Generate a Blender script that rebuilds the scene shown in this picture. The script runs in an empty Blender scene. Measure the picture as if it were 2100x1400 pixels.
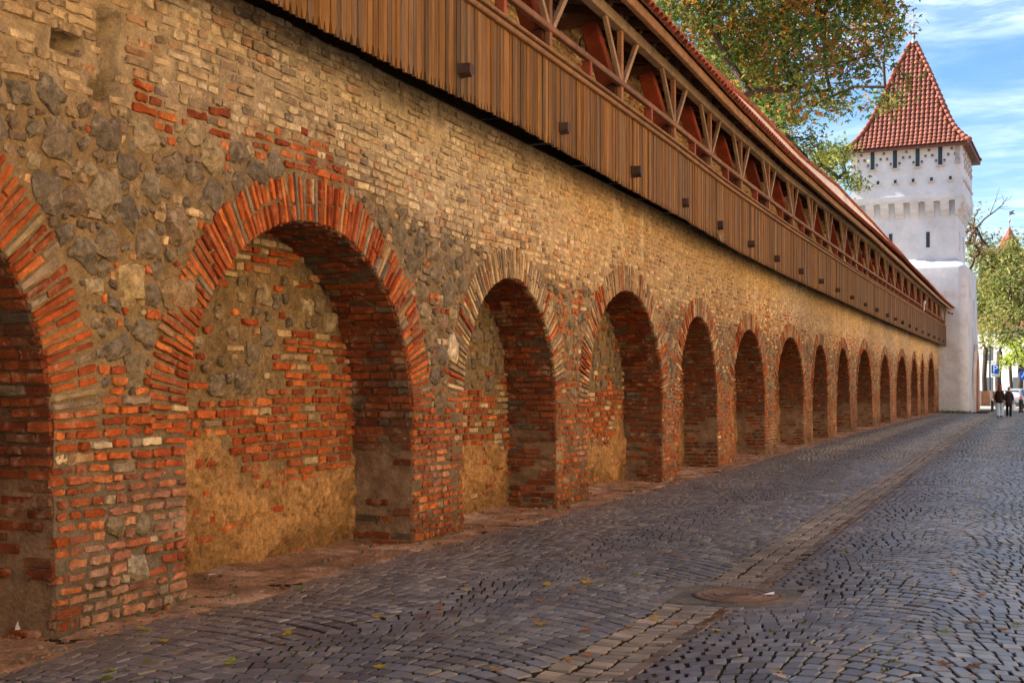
import bpy, math, random
import numpy as np
from mathutils import Vector, Matrix
R = math.radians
random.seed(4)
rng = np.random.RandomState(7)
scene = bpy.context.scene
COL = scene.collection
PI = math.pi

# ------------------------------------------------------------------ numeric noise
def _hash(i, j, k, s):
    n = (i * 374761393 + j * 668265263 + k * 1274126177 + s * 974634777) & 0xffffffff
    n = ((n ^ (n >> 13)) * 1274126177) & 0xffffffff
    n = (n ^ (n >> 16)) & 0xffffffff
    return n.astype(np.float64) / 4294967295.0 * 2 - 1

def vnoise(x, y, z, s=0):
    x, y, z = np.broadcast_arrays(np.asarray(x, float), np.asarray(y, float), np.asarray(z, float))
    i, j, k = np.floor(x).astype(np.int64), np.floor(y).astype(np.int64), np.floor(z).astype(np.int64)
    u, v, w = x - i, y - j, z - k
    u, v, w = u*u*(3-2*u), v*v*(3-2*v), w*w*(3-2*w)
    r = 0
    for a in (0, 1):
        for b in (0, 1):
            for c in (0, 1):
                r = r + (u if a else 1-u) * (v if b else 1-v) * (w if c else 1-w) * _hash(i+a, j+b, k+c, s)
    return r

def fbm(x, y, z, sc, octv=3, s=0):
    r, a = 0, 1.0
    for o in range(octv):
        r = r + a * vnoise(np.asarray(x)*sc, np.asarray(y)*sc, np.asarray(z)*sc, s + o*17)
        sc *= 2.03; a *= .5
    return r / 1.75

def sstep(a, b, x):
    t = np.clip((np.asarray(x, float) - a) / (b - a), 0, 1)
    return t*t*(3-2*t)

# ------------------------------------------------------------------ objects
def link(o, parent=None):
    COL.objects.link(o)
    if parent is not None: o.parent = parent
    return o

def tag(o, label=None, cat=None, group=None, kind=None):
    if label: o['label'] = label
    if cat: o['category'] = cat
    if group: o['group'] = group
    if kind: o['kind'] = kind
    return o

def empty(name, loc=(0, 0, 0), rz=0.0):
    o = bpy.data.objects.new(name, None)
    o.location = loc; o.rotation_euler = (0, 0, rz); o.empty_display_size = .3
    return link(o)

def quads(name, V, F, mat, parent=None, C=None, smooth=False, M=None, FM=None):
    """one mesh object from arrays of vertices and quads (per-vertex colour in 'Col')"""
    V = np.asarray(V, np.float32); F = np.asarray(F, np.int32)
    me = bpy.data.meshes.new(name)
    me.vertices.add(len(V)); me.vertices.foreach_set('co', V.ravel())
    me.loops.add(F.size); me.loops.foreach_set('vertex_index', F.ravel())
    me.polygons.add(len(F)); me.polygons.foreach_set('loop_start', np.arange(0, F.size, F.shape[1], dtype=np.int32))
    me.polygons.foreach_set('use_smooth', np.full(len(F), bool(smooth)) if np.isscalar(smooth) else smooth)
    me.materials.append(mat)
    if C is not None:
        at = me.color_attributes.new('Col', 'FLOAT_COLOR', 'POINT')
        c = np.ones((len(V), 4), np.float32); c[:, :3] = np.clip(C, 0, 1)
        at.data.foreach_set('color', c.ravel())
    me.update(calc_edges=True); me.validate()
    return link(bpy.data.objects.new(name, me), parent)

class MB:
    """collects boxes, beams, tubes, prisms; build() links them as ONE mesh object"""
    def __init__(self): self.v, self.f, self.c = [], [], []
    def add(self, vs, fs, c=(1, 1, 1)):
        o = len(self.v)
        self.v += [tuple(p) for p in vs]; self.f += [[i+o for i in f] for f in fs]; self.c += [c]*len(vs)
    def box(self, lo, hi, c=(1, 1, 1), M=None):
        (a, b, e), (p, q, r) = lo, hi
        vs = [Vector(t) for t in ((a,b,e),(p,b,e),(p,q,e),(a,q,e),(a,b,r),(p,b,r),(p,q,r),(a,q,r))]
        if M is not None: vs = [M @ t for t in vs]
        self.add(vs, [(0,3,2,1),(4,5,6,7),(0,1,5,4),(1,2,6,5),(2,3,7,6),(3,0,4,7)], c)
    def beam(self, p, q, w, h, c=(1, 1, 1), up=(0, 0, 1), ch=0.0):
        p, q = Vector(p), Vector(q); d = (q-p)
        if d.length < 1e-6: return
        d.normalize(); u = Vector(up)
        s = d.cross(u)
        if s.length < 1e-4: s = d.cross(Vector((1, 0, 0)))
        s.normalize(); u = s.cross(d).normalized()
        w /= 2; h /= 2
        if ch:
            o = [(-w+ch,-h),(w-ch,-h),(w,-h+ch),(w,h-ch),(w-ch,h),(-w+ch,h),(-w,h-ch),(-w,-h+ch)]
        else: o = [(-w,-h),(w,-h),(w,h),(-w,h)]
        n = len(o)
        vs = [p+s*a+u*b for a, b in o] + [q+s*a+u*b for a, b in o]
        self.add(vs, [[i,(i+1)%n,n+(i+1)%n,n+i] for i in range(n)] + [list(range(n))[::-1], list(range(n,2*n))], c)
    def tube(self, pts, rad, n=6, c=(1, 1, 1), cap=True):
        pts = [Vector(p) for p in pts]
        if not hasattr(rad, '__len__'): rad = [rad]*len(pts)
        vs = []; ref = Vector((.3, .2, 1)).normalized()
        for i, p in enumerate(pts):
            d = (pts[min(i+1, len(pts)-1)] - pts[max(i-1, 0)])
            if d.length < 1e-9: d = Vector((0, 0, 1))
            d.normalize()
            s = d.cross(ref)
            if s.length < .05: s = d.cross(Vector((1, 0, 0)))
            s.normalize(); u = s.cross(d)
            for k in range(n):
                a = 2*PI*k/n
                vs.append(p + (s*math.cos(a) + u*math.sin(a))*rad[i])
        fs = [[i*n+k, i*n+(k+1) % n, (i+1)*n+(k+1) % n, (i+1)*n+k] for i in range(len(pts)-1) for k in range(n)]
        if cap: fs += [list(range(n))[::-1], list(range((len(pts)-1)*n, len(pts)*n))]
        self.add(vs, fs, c)
    def lathe(self, prof, o=(0, 0, 0), n=12, c=(1, 1, 1)):
        self.tube([Vector(o)+Vector((0, 0, z)) for r, z in prof], [max(r, 1e-4) for r, z in prof], n, c)
    def prism(self, out, M, t, c=(1, 1, 1)):
        """2D outline in local x,y extruded 0..t along local z"""
        n = len(out)
        vs = [M @ Vector((a, b, 0)) for a, b in out] + [M @ Vector((a, b, t)) for a, b in out]
        self.add(vs, [list(range(n))[::-1], list(range(n, 2*n))] + [[i,(i+1)%n,n+(i+1)%n,n+i] for i in range(n)], c)
    def build(self, name, mat, parent=None, smooth=False, bevel=0.0):
        me = bpy.data.meshes.new(name)
        me.from_pydata(self.v, [], self.f)
        at = me.color_attributes.new('Col', 'FLOAT_COLOR', 'POINT')
        c = np.ones((len(self.v), 4), np.float32); c[:, :3] = np.array(self.c).reshape(-1, 3)
        at.data.foreach_set('color', c.ravel())
        me.materials.append(mat)
        if smooth: me.polygons.foreach_set('use_smooth', np.full(len(me.polygons), True))
        me.update()
        o = link(bpy.data.objects.new(name, me), parent)
        if bevel:
            b = o.modifiers.new('bevel', 'BEVEL'); b.width = bevel; b.segments = 2; b.limit_method = 'ANGLE'
        return o

# ------------------------------------------------------------------ materials
def new_mat(name):
    m = bpy.data.materials.new(name); m.use_nodes = True
    nt = m.node_tree; return m, nt, nt.nodes['Principled BSDF']

def mat(name, col=None, var=.25, vscale=8., fine=60., bump=.3, bdist=.01, bscale=60., rough=.85, stretch=(1, 1, 1),
        wash=None, spec=.3, metal=0., stains=None):
    """colour = attribute 'Col' (or col) x mottling at two scales, optional pale wash / stains, bump"""
    m, nt, b = new_mat(name); N, L = nt.nodes, nt.links
    tc = N.new('ShaderNodeTexCoord'); mp = N.new('ShaderNodeMapping'); mp.inputs['Scale'].default_value = stretch
    L.new(tc.outputs['Object'], mp.inputs['Vector'])
    if col is None:
        at = N.new('ShaderNodeAttribute'); at.attribute_name = 'Col'; src = at.outputs['Color']
    else:
        rg = N.new('ShaderNodeRGB'); rg.outputs[0].default_value = (*col, 1); src = rg.outputs[0]
    def noise(sc, det=4, ro=.6):
        n = N.new('ShaderNodeTexNoise'); n.inputs['Scale'].default_value = sc
        n.inputs['Detail'].default_value = det; n.inputs['Roughness'].default_value = ro
        L.new(mp.outputs[0], n.inputs['Vector']); return n.outputs['Fac']
    def rng_(f, a, b_, c, d):
        r = N.new('ShaderNodeMapRange'); r.inputs['From Min'].default_value = a; r.inputs['From Max'].default_value = b_
        r.inputs['To Min'].default_value = c; r.inputs['To Max'].default_value = d; L.new(f, r.inputs['Value']); return r.outputs[0]
    def mul(a, f):
        x = N.new('ShaderNodeMix'); x.data_type = 'RGBA'; x.blend_type = 'MULTIPLY'; x.inputs['Factor'].default_value = 1
        L.new(a, x.inputs['A']); L.new(f, x.inputs['B']); return x.outputs['Result']
    src = mul(src, rng_(noise(vscale), .3, .7, 1-var, 1+var))
    src = mul(src, rng_(noise(fine, 5, .7), .3, .7, 1-var*.8, 1+var*.8))
    for (cw, sc, lo, hi, fac) in ([wash] if wash else []) + (stains or []):
        x = N.new('ShaderNodeMix'); x.data_type = 'RGBA'; x.inputs['B'].default_value = (*cw, 1)
        L.new(rng_(noise(sc, 6, .65), lo, hi, 0, fac), x.inputs['Factor']); L.new(src, x.inputs['A']); src = x.outputs['Result']
    L.new(src, b.inputs['Base Color'])
    b.inputs['Roughness'].default_value = rough; b.inputs['Specular IOR Level'].default_value = spec
    b.inputs['Metallic'].default_value = metal
    if bump:
        bp = N.new('ShaderNodeBump'); bp.inputs['Strength'].default_value = bump; bp.inputs['Distance'].default_value = bdist
        L.new(noise(bscale, 6, .7), bp.inputs['Height']); L.new(bp.outputs[0], b.inputs['Normal'])
    return m

M_BRICK = mat('brick', None, .30, 11, 75, .9, .022, 38, .9, wash=((.56, .43, .27), 5.5, .56, .72, .55), spec=.15, stains=[((.09, .055, .03), 3.2, .55, .75, .6), ((.10, .06, .035), 24, .58, .72, .65), ((.62, .50, .36), 17, .64, .72, .7)])
M_STONE = mat('fieldstone', None, .45, 16, 60, .9, .03, 26, .8, wash=((.56, .46, .32), 9, .56, .70, .5), spec=.25)
M_MORTAR = mat('lime_mortar', None, .32, 7, 45, 1.0, .04, 26, .95, spec=.1, stains=[((.12, .072, .035), 2.3, .54, .74, .6), ((.58, .43, .26), 3.6, .58, .72, .45), ((.08, .05, .03), 19, .60, .72, .6)])
M_WOOD = mat('weathered_wood', None, .34, .9, 2.6, .5, .006, 5, .85, stretch=(30, 30, 1.6), spec=.15, stains=[((.17, .14, .115), .55, .52, .72, .45), ((.05, .03, .018), 1.5, .58, .74, .4)])
M_TIMBER = mat('timber_beams', None, .3, 5, 40, .3, .006, 25, .75, spec=.25)
M_TILE = mat('clay_roof_tile', None, .25, 6, 40, .3, .006, 50, .75, spec=.3)
M_PLASTER = mat('rough_plaster', None, .10, 1.2, 9, .35, .02, 9, .9, spec=.15, stains=[((.40, .31, .255), .55, .50, .66, .6), ((.50, .51, .54), 1.1, .55, .7, .5)])
M_WHITE = mat('white_plaster', None, .10, .8, 12, .3, .015, 8, .9, spec=.15, stains=[((.36, .345, .335), .9, .52, .75, .45)])
M_COBBLE = mat('cobblestone', None, .25, 3, 60, .35, .004, 70, .40, spec=.5)
M_DIRT = mat('trodden_dirt', None, .4, 4, 45, 1.0, .05, 22, .95, spec=.1)
M_NICHE = mat('crumbling_plaster', None, .34, 16, 34, 1.0, .05, 20, .95, spec=.1, stains=[((.13, .07, .03), 15, .56, .66, .75), ((.60, .40, .20), 22, .60, .70, .6), ((.10, .055, .028), 44, .60, .70, .7)])
M_DARK = mat('dark_opening', (.015, .018, .022), .1, 3, 9, 0, rough=.6)
M_METAL = mat('grey_metal', None, .1, 5, 30, 0, rough=.4, metal=.6, spec=.5)
M_PAINT = mat('painted', None, .04, 5, 30, 0, rough=.45, spec=.4)
M_CLOTH = mat('cloth', None, .15, 12, 60, .3, .004, 80, .9, spec=.1)

def leaf_mat(name, tr=.48):
    m, nt, b = new_mat(name); N, L = nt.nodes, nt.links
    at = N.new('ShaderNodeAttribute'); at.attribute_name = 'Col'
    b.inputs['Roughness'].default_value = .6; b.inputs['Specular IOR Level'].default_value = .25
    L.new(at.outputs['Color'], b.inputs['Base Color'])
    t = N.new('ShaderNodeBsdfTranslucent')
    g = N.new('ShaderNodeGamma'); g.inputs['Gamma'].default_value = .72
    L.new(at.outputs['Color'], g.inputs['Color']); L.new(g.outputs[0], t.inputs['Color'])
    mx = N.new('ShaderNodeMixShader'); mx.inputs[0].default_value = tr
    L.new(b.outputs[0], mx.inputs[1]); L.new(t.outputs[0], mx.inputs[2])
    L.new(mx.outputs[0], N['Material Output'].inputs['Surface'])
    return m
M_LEAF = leaf_mat('leaf')
M_BARK = mat('bark', None, .3, 6, 30, .6, .02, 18, .95, stretch=(3, 3, .6), spec=.1)

# ------------------------------------------------------------------ the line of the wall
CAMX, CAMH, YAW = 5.362, 1.5, R(22.49)
def wx(y): return 3.8e-4 * np.maximum(0, np.asarray(y, float) - 40)**2
def tab(pts):
    a = np.array(pts, float)
    return lambda y: np.interp(y, a[:, 0], a[:, 1])
def ground_z(x, y):
    x = np.asarray(x, float); y = np.asarray(y, float)
    g = .03*fbm(x, y, 0*x, .45, 2, 5) * (1 - sstep(60, 75, y))
    g = g - .055*np.exp(-((x - 3.25)/.5)**2) * (1 - sstep(50, 70, y))
    g = g + .05*np.exp(-((x - 4.6)/.9)**2) * (1 - sstep(50, 70, y))
    m = np.exp(-(((x-3.46)**2+(y-8.95)**2)/.42)**2)
    return g*(1-m) - .035*m

class Blocks:
    """many small irregular blocks (bricks, cobbles, stones) laid on a surface, as one mesh"""
    def __init__(self): self.V, self.F, self.C, self.S, self.n = [], [], [], [], 0
    def add(self, o, U, V, N, w, h, d, col, na=4, nb=4, inset=.010, sink=.03, jit=.06, corner=.35, disc=False, cvar=.12, dome=.0, smooth=False, blend=.0):
        o = np.asarray(o, float); n = len(o)
        if n == 0: return
        U, V, N = [np.broadcast_to(np.asarray(t, float), (n, 3)) for t in (U, V, N)]
        w, h, d = [np.broadcast_to(np.asarray(t, float), (n,)) for t in (w, h, d)]
        inset = np.broadcast_to(np.asarray(inset, float), (n,))
        def grid(m, size):
            g = np.zeros((n, m)); half = size/2; ins = np.minimum(inset, half*.35)
            g[:, 0], g[:, -1] = -half, half
            g[:, 1], g[:, -2] = -half+ins, half-ins
            if m > 4:
                e_ = ins*1.2 if (m > 5 and not disc) else 0     # a tight second ring keeps the face flat
                k0 = 2 if (m > 5 and not disc) else 1
                if k0 == 2: g[:, 2], g[:, -3] = -half+ins+e_, half-ins-e_
                for q in range(k0+1, m-1-k0):
                    g[:, q] = (-half+ins+e_) + (2*half-2*ins-2*e_)*(q-k0)/(m-1-2*k0)
            return g
        X = np.repeat(grid(na, w)[:, :, None], nb, 2); Y = np.repeat(grid(nb, h)[:, None, :], na, 1)
        ia, ib = np.arange(na), np.arange(nb)
        ra = np.minimum(ia, na-1-ia)[:, None]; rb = np.minimum(ib, nb-1-ib)[None, :]
        ring = np.minimum(ra, rb)
        if disc:
            A, B = X/(w[:, None, None]/2), Y/(h[:, None, None]/2)
            a2, b2 = A*np.sqrt(1-B*B/2), B*np.sqrt(1-A*A/2)
            r2 = np.clip(a2*a2+b2*b2, 0, 1)
            th = np.arctan2(b2, a2); rho = np.ones_like(th)
            a2, b2 = a2*(1-blend)+A*blend*.88, b2*(1-blend)+B*blend*.88
            for k in (2, 3, 4, 5):
                rho = rho + (rng.rand(n, 1, 1)-.5)*.36/(k*.5)*np.cos(k*th + rng.rand(n, 1, 1)*6.28)
            X, Y = a2*rho*w[:, None, None]/2, b2*rho*h[:, None, None]/2
            Z = d[:, None, None]*np.clip(1.02-r2**1.6, 0, 1)**.55
        else:
            cm = ((ra == 0) & (rb == 0)) | ((ra == 1) & (rb == 1))
            cm = cm[None]*np.minimum(inset*1.2, np.minimum(w, h)*.2)[:, None, None]*corner*2
            X = X - np.sign(X)*cm; Y = Y - np.sign(Y)*cm
            Z = np.where(ring[None] == 1, .8, 1.)*d[:, None, None]
            if dome: Z = Z * (1 + dome*(1 - (X/(w[:, None, None]/2))**2)*(1-(Y/(h[:, None, None]/2))**2))
        Z = np.where(ring[None] == 0, -sink, Z)
        s = (np.minimum(w, h)*jit)[:, None, None]
        J = rng.randn(2, n, na, nb)*s
        Z = Z + np.where(ring[None] == 0, 0, rng.randn(n, na, nb)*s*.6)
        X = X + J[0]; Y = Y + J[1]
        P = (o[:, None, None, :] + X[..., None]*U[:, None, None, :] + Y[..., None]*V[:, None, None, :] + Z[..., None]*N[:, None, None, :])
        self.V.append(P.reshape(-1, 3))
        c = np.broadcast_to(np.asarray(col, float), (n, 3))
        cc = np.repeat(c, na*nb, 0)*(1 + cvar*rng.randn(n*na*nb, 1))
        self.C.append(cc)
        i, j = np.meshgrid(np.arange(na-1), np.arange(nb-1), indexing='ij')
        q = np.stack([i*nb+j, (i+1)*nb+j, (i+1)*nb+j+1, i*nb+j+1], -1).reshape(-1, 4)
        F = (np.arange(n)[:, None, None]*(na*nb) + q[None]).reshape(-1, 4) + self.n
        # keep the outside of each block facing along N
        flip = (np.einsum('ij,ij->i', np.cross(U, V), N) < 0)
        F = np.where(np.repeat(flip, len(q))[:, None], F[:, ::-1], F)
        self.F.append(F); self.S.append(np.full(len(F), smooth)); self.n += n*na*nb
    def build(self, name, m, parent=None):
        if not self.V: return None
        return quads(name, np.concatenate(self.V), np.concatenate(self.F), m, parent, np.concatenate(self.C), np.concatenate(self.S))

def pick(pal, n, w=None):
    pal = np.array(pal, float)
    i = rng.choice(len(pal), n, p=None if w is None else np.array(w)/np.sum(w))
    return pal[i]*(1+.12*rng.randn(n, 1))
RED = [(.42,.090,.022),(.50,.125,.032),(.32,.066,.02),(.38,.105,.04),(.55,.165,.045),(.28,.062,.024)]
DRED = [(.20,.050,.018),(.26,.068,.022),(.155,.040,.018),(.17,.070,.035)]  # soffit brick reds, darkened so the recess shade sits in the colour
OCH = [(.54,.385,.20),(.46,.325,.18),(.60,.44,.24),(.36,.255,.15),(.50,.28,.135),(.66,.50,.30)]
STN = [(.19,.15,.10),(.25,.19,.115),(.18,.14,.095),(.34,.26,.15),(.20,.15,.095),(.155,.125,.09),(.22,.15,.09)]
GRY = [(.27,.195,.13),(.33,.24,.16),(.22,.165,.12)]
# ================================================================== FORTRESS WALL
#        y0     y1    spring apex  ring
ARCH = [(1.95, 5.72, 1.28, 2.92, .40), (6.97, 10.44, 1.30, 2.88, .38), (11.55, 14.40, 1.35, 2.78, .36),
        (15.62, 19.38, 1.30, 2.97, .38), (20.47, 23.31, 1.40, 2.83, .36), (24.76, 28.15, 1.35, 2.80, .36),
        (29.50, 33.71, 1.20, 2.84, .36), (35.17, 38.25, 1.35, 2.82, .36), (40.22, 43.65, 1.35, 2.88, .36),
        (45.69, 50.27, 1.25, 3.02, .38), (53.01, 56.98, 1.30, 3.02, .38), (59.67, 64.65, 1.25, 3.12, .40),
        (66.61, 70.25, 1.40, 3.18, .38), (71.62, 74.16, 1.6, 3.2, .36), (75.93, 80.20, 1.4, 3.4, .38)]
YA, YB, ZTOP, DEP = 0.4, 84.3, 4.40, .66
LAST = 84.3

def intr(A, y):
    y0, y1, zs, za, T = A
    t = np.clip((np.asarray(y, float) - (y0+y1)/2)/((y1-y0)/2), -1, 1)
    return zs + (za-zs)*(1-np.abs(t)**2.05)**.53
def ext_half(A, z):
    """half width of the arch (ring included) at height z"""
    y0, y1, zs, za, T = A
    a = (y1-y0)/2
    z = np.asarray(z, float)
    e = (a+T)*np.sqrt(np.clip(1-((z-zs)/(za-zs+T))**2, 0, 1))
    return np.where(z < zs, np.where(z > zs-.04, a+T*.9, a), e)

def stone_zone(y, z):
    """how much of the wall face is fieldstone rubble here"""
    y = np.asarray(y, float); z = np.asarray(z, float)
    n = fbm(y, z, 0*z, .8, 2, 31)
    top = np.interp(y, [0, 6, 8, 10, 12, 15, 20, 30, 84], [3.45, 3.3, 3.2, 3.15, 3.0, 2.85, 2.75, 2.7, 2.75])
    s = 1 - sstep(top-.12, top+.12, z + .15*n)
    lo = np.interp(y, [0, 6, 8, 10, 84], [1.45, 1.4, 1.4, 1.35, 1.25])
    s = s*sstep(lo-.1, lo+.1, z + .2*n)
    return s
def red_zone(y, z):
    y = np.asarray(y, float); z = np.asarray(z, float)
    n = fbm(y, z, 0*z, .9, 3, 12)
    low = (1 - sstep(1.2, 1.75, z + .35*n))*1.05
    band = np.exp(-((z-3.27-.03*(y-7.5))/.17)**2)*sstep(5.9, 6.7, y)*(1-sstep(8.7, 9.5, y + .6*n))
    mid = (1-sstep(2.3, 2.95, z+.5*n))*np.interp(y, [0, 12, 14, 25, 40, 84], [.85, .62, .6, .6, .5, .5])
    far = sstep(20, 34, y)*(1-sstep(3.0, 3.6, z+.5*n))*.45
    return np.clip(np.maximum.reduce([low*.92, band*1.1, mid, far]), 0, 1)
def bulge(y, z):
    y = np.asarray(y, float); z = np.asarray(z, float)
    b = .035*fbm(y, z, 0*z, .5, 2, 3) + .05*np.exp(-np.maximum(z, 0)/.35)*.5
    er = (1-sstep(6.1, 7.0, y+.5*fbm(y, z, 0*z, 1.5, 2, 8)))*sstep(3.3, 3.6, z)
    b = b - .035*er
    return b
def slot_mask(y, z):
    y = np.asarray(y, float); z = np.asarray(z, float); j = .02*vnoise(y*9, z*9, 0*z, 2)
    s = (np.abs(y-6.22+j-(z-3.7)*.05) < .085) & (z > 3.42+j) & (z < 3.94)      # chase cut into the brickwork
    p = (np.abs(y-5.86+j) < .12) & (np.abs(z-3.63+j) < .075)                  # putlog hole
    q = (np.abs(y-6.08+j) < .09) & (np.abs(z-3.36+j) < .05)
    return s*1.0 + p*1.5 + q*.6

def face_disp(y, z):
    y = np.asarray(y, float); z = np.asarray(z, float)
    d = bulge(y, z) + .003 + .019*fbm(y, z, 0*z, 6.5, 4, 4) + .004*fbm(y, z, 0*z, 40, 2, 6)
    return d - .15*slot_mask(y, z)
def weather(c, y, z):
    """old repairs, lime runs, a darker top edge and damp at the foot"""
    y = np.asarray(y, float); z = np.asarray(z, float)
    t = fbm(y, z, 0*z, .32, 2, 301)[..., None]
    c = c*(1 - np.array((.26, .24, .16))*((1-sstep(6.5, 9.5, y))*sstep(2.9, 3.4, z))[..., None])
    c = c*(1 + .30*t)*(1 + np.array((-.10, 0, .22))*np.clip(fbm(y, z, 0*z, .22, 2, 305)*1.6, -.6, 1)[..., None])
    run = sstep(.22, .55, fbm(y*1.0, z*.07, 0*z, 7.5, 3, 302))*sstep(2.7, 3.4, z)*sstep(-.15, .25, fbm(y, z, 0*z, .45, 2, 303))
    for q in (42.55, 43.15): run = np.maximum(run, (np.abs(y-q) < .09)*sstep(3.2, 3.4, z)*(1-sstep(4.1, 4.3, z))*1.6)
    run = np.clip(run*.55, 0, 1)[..., None]; c = c*(1-run) + np.array((.70, .60, .44))*run
    top_dark = sstep(4.0, 4.38, z + .12*fbm(y, z, 0*z, 2.2, 3, 304))[..., None]*.55  # darkens the face toward its top edge
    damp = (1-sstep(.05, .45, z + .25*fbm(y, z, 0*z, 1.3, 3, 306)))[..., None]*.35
    return c*(1-top_dark)*(1-damp)
def mortar_col(y, z):
    y = np.asarray(y, float); z = np.asarray(z, float)
    n = fbm(y, z, 0*z, 1.2, 3, 40)
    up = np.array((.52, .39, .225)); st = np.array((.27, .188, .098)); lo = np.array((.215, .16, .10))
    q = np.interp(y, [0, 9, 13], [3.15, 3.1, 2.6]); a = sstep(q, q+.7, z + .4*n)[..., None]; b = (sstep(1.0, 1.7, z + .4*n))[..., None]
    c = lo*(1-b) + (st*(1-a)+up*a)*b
    pale = (sstep(.25, .6, fbm(y, z, 0*z, 1.7, 3, 77))*(1-sstep(.5, 1.1, z)))[..., None]  # pale lime at the pier feet, with reflected window sun painted in
    c = c*(1-pale) + np.array((.50, .38, .25))*pale
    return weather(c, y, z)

wall = empty('fortress_wall', (0, 0, 0))
tag(wall, 'long old brick and fieldstone town wall with a row of blind arches', 'wall')

# ---- mortar face with the arch openings left out
fv, ff, fc, nn = [], [], [], 0
def face_strip(ys, zb, nz):
    global nn
    ys = np.asarray(ys); zb = np.broadcast_to(zb, ys.shape)
    t = np.linspace(0, 1, nz)
    Y = np.repeat(ys[:, None], nz, 1); Z = zb[:, None] + (ZTOP - zb)[:, None]*t[None]
    X = wx(Y) + face_disp(Y, Z)
    fv.append(np.stack([X, Y, Z], -1).reshape(-1, 3)); fc.append(mortar_col(Y, Z).reshape(-1, 3))
    i, j = np.meshgrid(np.arange(len(ys)-1), np.arange(nz-1), indexing='ij')
    ff.append(np.stack([i*nz+j, (i+1)*nz+j, (i+1)*nz+j+1, i*nz+j+1], -1).reshape(-1, 4) + nn)
    nn += len(ys)*nz
def res(y): return .03 if y < 13 else (.06 if y < 30 else .15)
prev = YA
for A in ARCH:
    r = res(A[0]); nz = 130 if A[0] < 12 else (70 if A[0] < 30 else 36)
    face_strip(np.linspace(prev, A[0], max(3, int((A[0]-prev)/r))), -.15, nz)
    th = np.linspace(PI, 0, max(14, int((A[1]-A[0])/r*1.3)))
    ys = (A[0]+A[1])/2 + (A[1]-A[0])/2*np.cos(th)
    face_strip(ys, intr(A, ys), max(20, int(nz*.6)))
    prev = A[1]
face_strip(np.linspace(prev, LAST, 40), -.15, 36)
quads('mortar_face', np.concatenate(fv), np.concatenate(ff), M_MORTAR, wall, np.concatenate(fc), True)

# ---- fieldstones
stn = Blocks(); SY, SZ, SR = [], [], []
def try_stones(n, y0, y1, z0, z1, r0, r1, zone, reg):
    ys = rng.uniform(y0, y1, n); zs = rng.uniform(z0, z1, n)
    rr = r0 + (r1-r0)*rng.rand(n)**2.2
    ok = rng.rand(n) < zone(ys, zs)
    for y, z, r in sorted(zip(ys[ok], zs[ok], rr[ok]), key=lambda t: -t[2]):
        bad = False
        for A in ARCH:
            if A[0]-1 < y < A[1]+1:
                if abs(y-(A[0]+A[1])/2) < float(ext_half(A, z)) + r*.85 and z < A[3]+A[4]+r*.8: bad = True; break
        if bad: continue
        a = [(y-b)**2 + (z-c)**2 < (r+d)**2*.66 for b, c, d in reg if abs(y-b) < .6]
        if any(a): continue
        reg.append((y, z, r))
STONES = [(6.42, 2.18, .17), (6.93, 2.16, .24), (6.45, 1.62, .10), (6.6, 2.85, .13), (6.85, 3.02, .15), (7.3, 2.9, .13),
          (11.35, 1.92, .14), (6.25, .62, .10), (6.52, .60, .085), (6.46, .33, .115), (5.75, 3.0, .16), (6.15, 2.75, .15), (6.9, 2.62, .14)]
reg = list(STONES)
try_stones(4200, 3.5, 12.4, 1.2, 3.5, .05, .15, stone_zone, reg)
try_stones(1000, 3.5, 12.4, 1.2, 3.5, .03, .055, stone_zone, reg)
try_stones(1500, 12, 30, 1.2, 3.0, .05, .13, lambda y, z: stone_zone(y, z)*.8, reg)
try_stones(1500, 30, 83, 1.2, 3.2, .07, .15, lambda y, z: stone_zone(y, z)*.45, reg)
try_stones(60, 5, 30, .2, 1.3, .04, .09, lambda y, z: 0*y+.35, reg)
SA = np.array(reg)
col = pick(STN, len(SA)); col[:2] = [(.42,.30,.14), (.26,.17,.085)]; col[6] = (.60,.50,.35); col[9] = (.30,.25,.18)
el = rng.uniform(.62, 1.0, len(SA)); el[:13] = [.95, .62, 1.35, .8, .7, .9, 1.05, .7, .95, .85, .8, 1.1, 1.2]
ang = rng.uniform(-.7, .7, len(SA)); ang[:3] = 0
U = np.stack([0*ang, np.cos(ang), np.sin(ang)], -1); Vv = np.stack([0*ang, -np.sin(ang), np.cos(ang)], -1)
o = np.stack([wx(SA[:, 0]) + bulge(SA[:, 0], SA[:, 1]) - .01, SA[:, 0], SA[:, 1]], -1)
near = SA[:, 0] < 20
for m, n in ((near, 7), (~near, 5)):
    stn.add(o[m], U[m], Vv[m], (1, 0, 0), SA[m, 2]*2, SA[m, 2]*2*el[m], np.minimum(.028 + SA[m, 2]*.22, .06), col[m], n, n, disc=True, jit=.04, sink=.02, blend=.6)
stn.build('fieldstone', M_STONE, wall)

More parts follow.
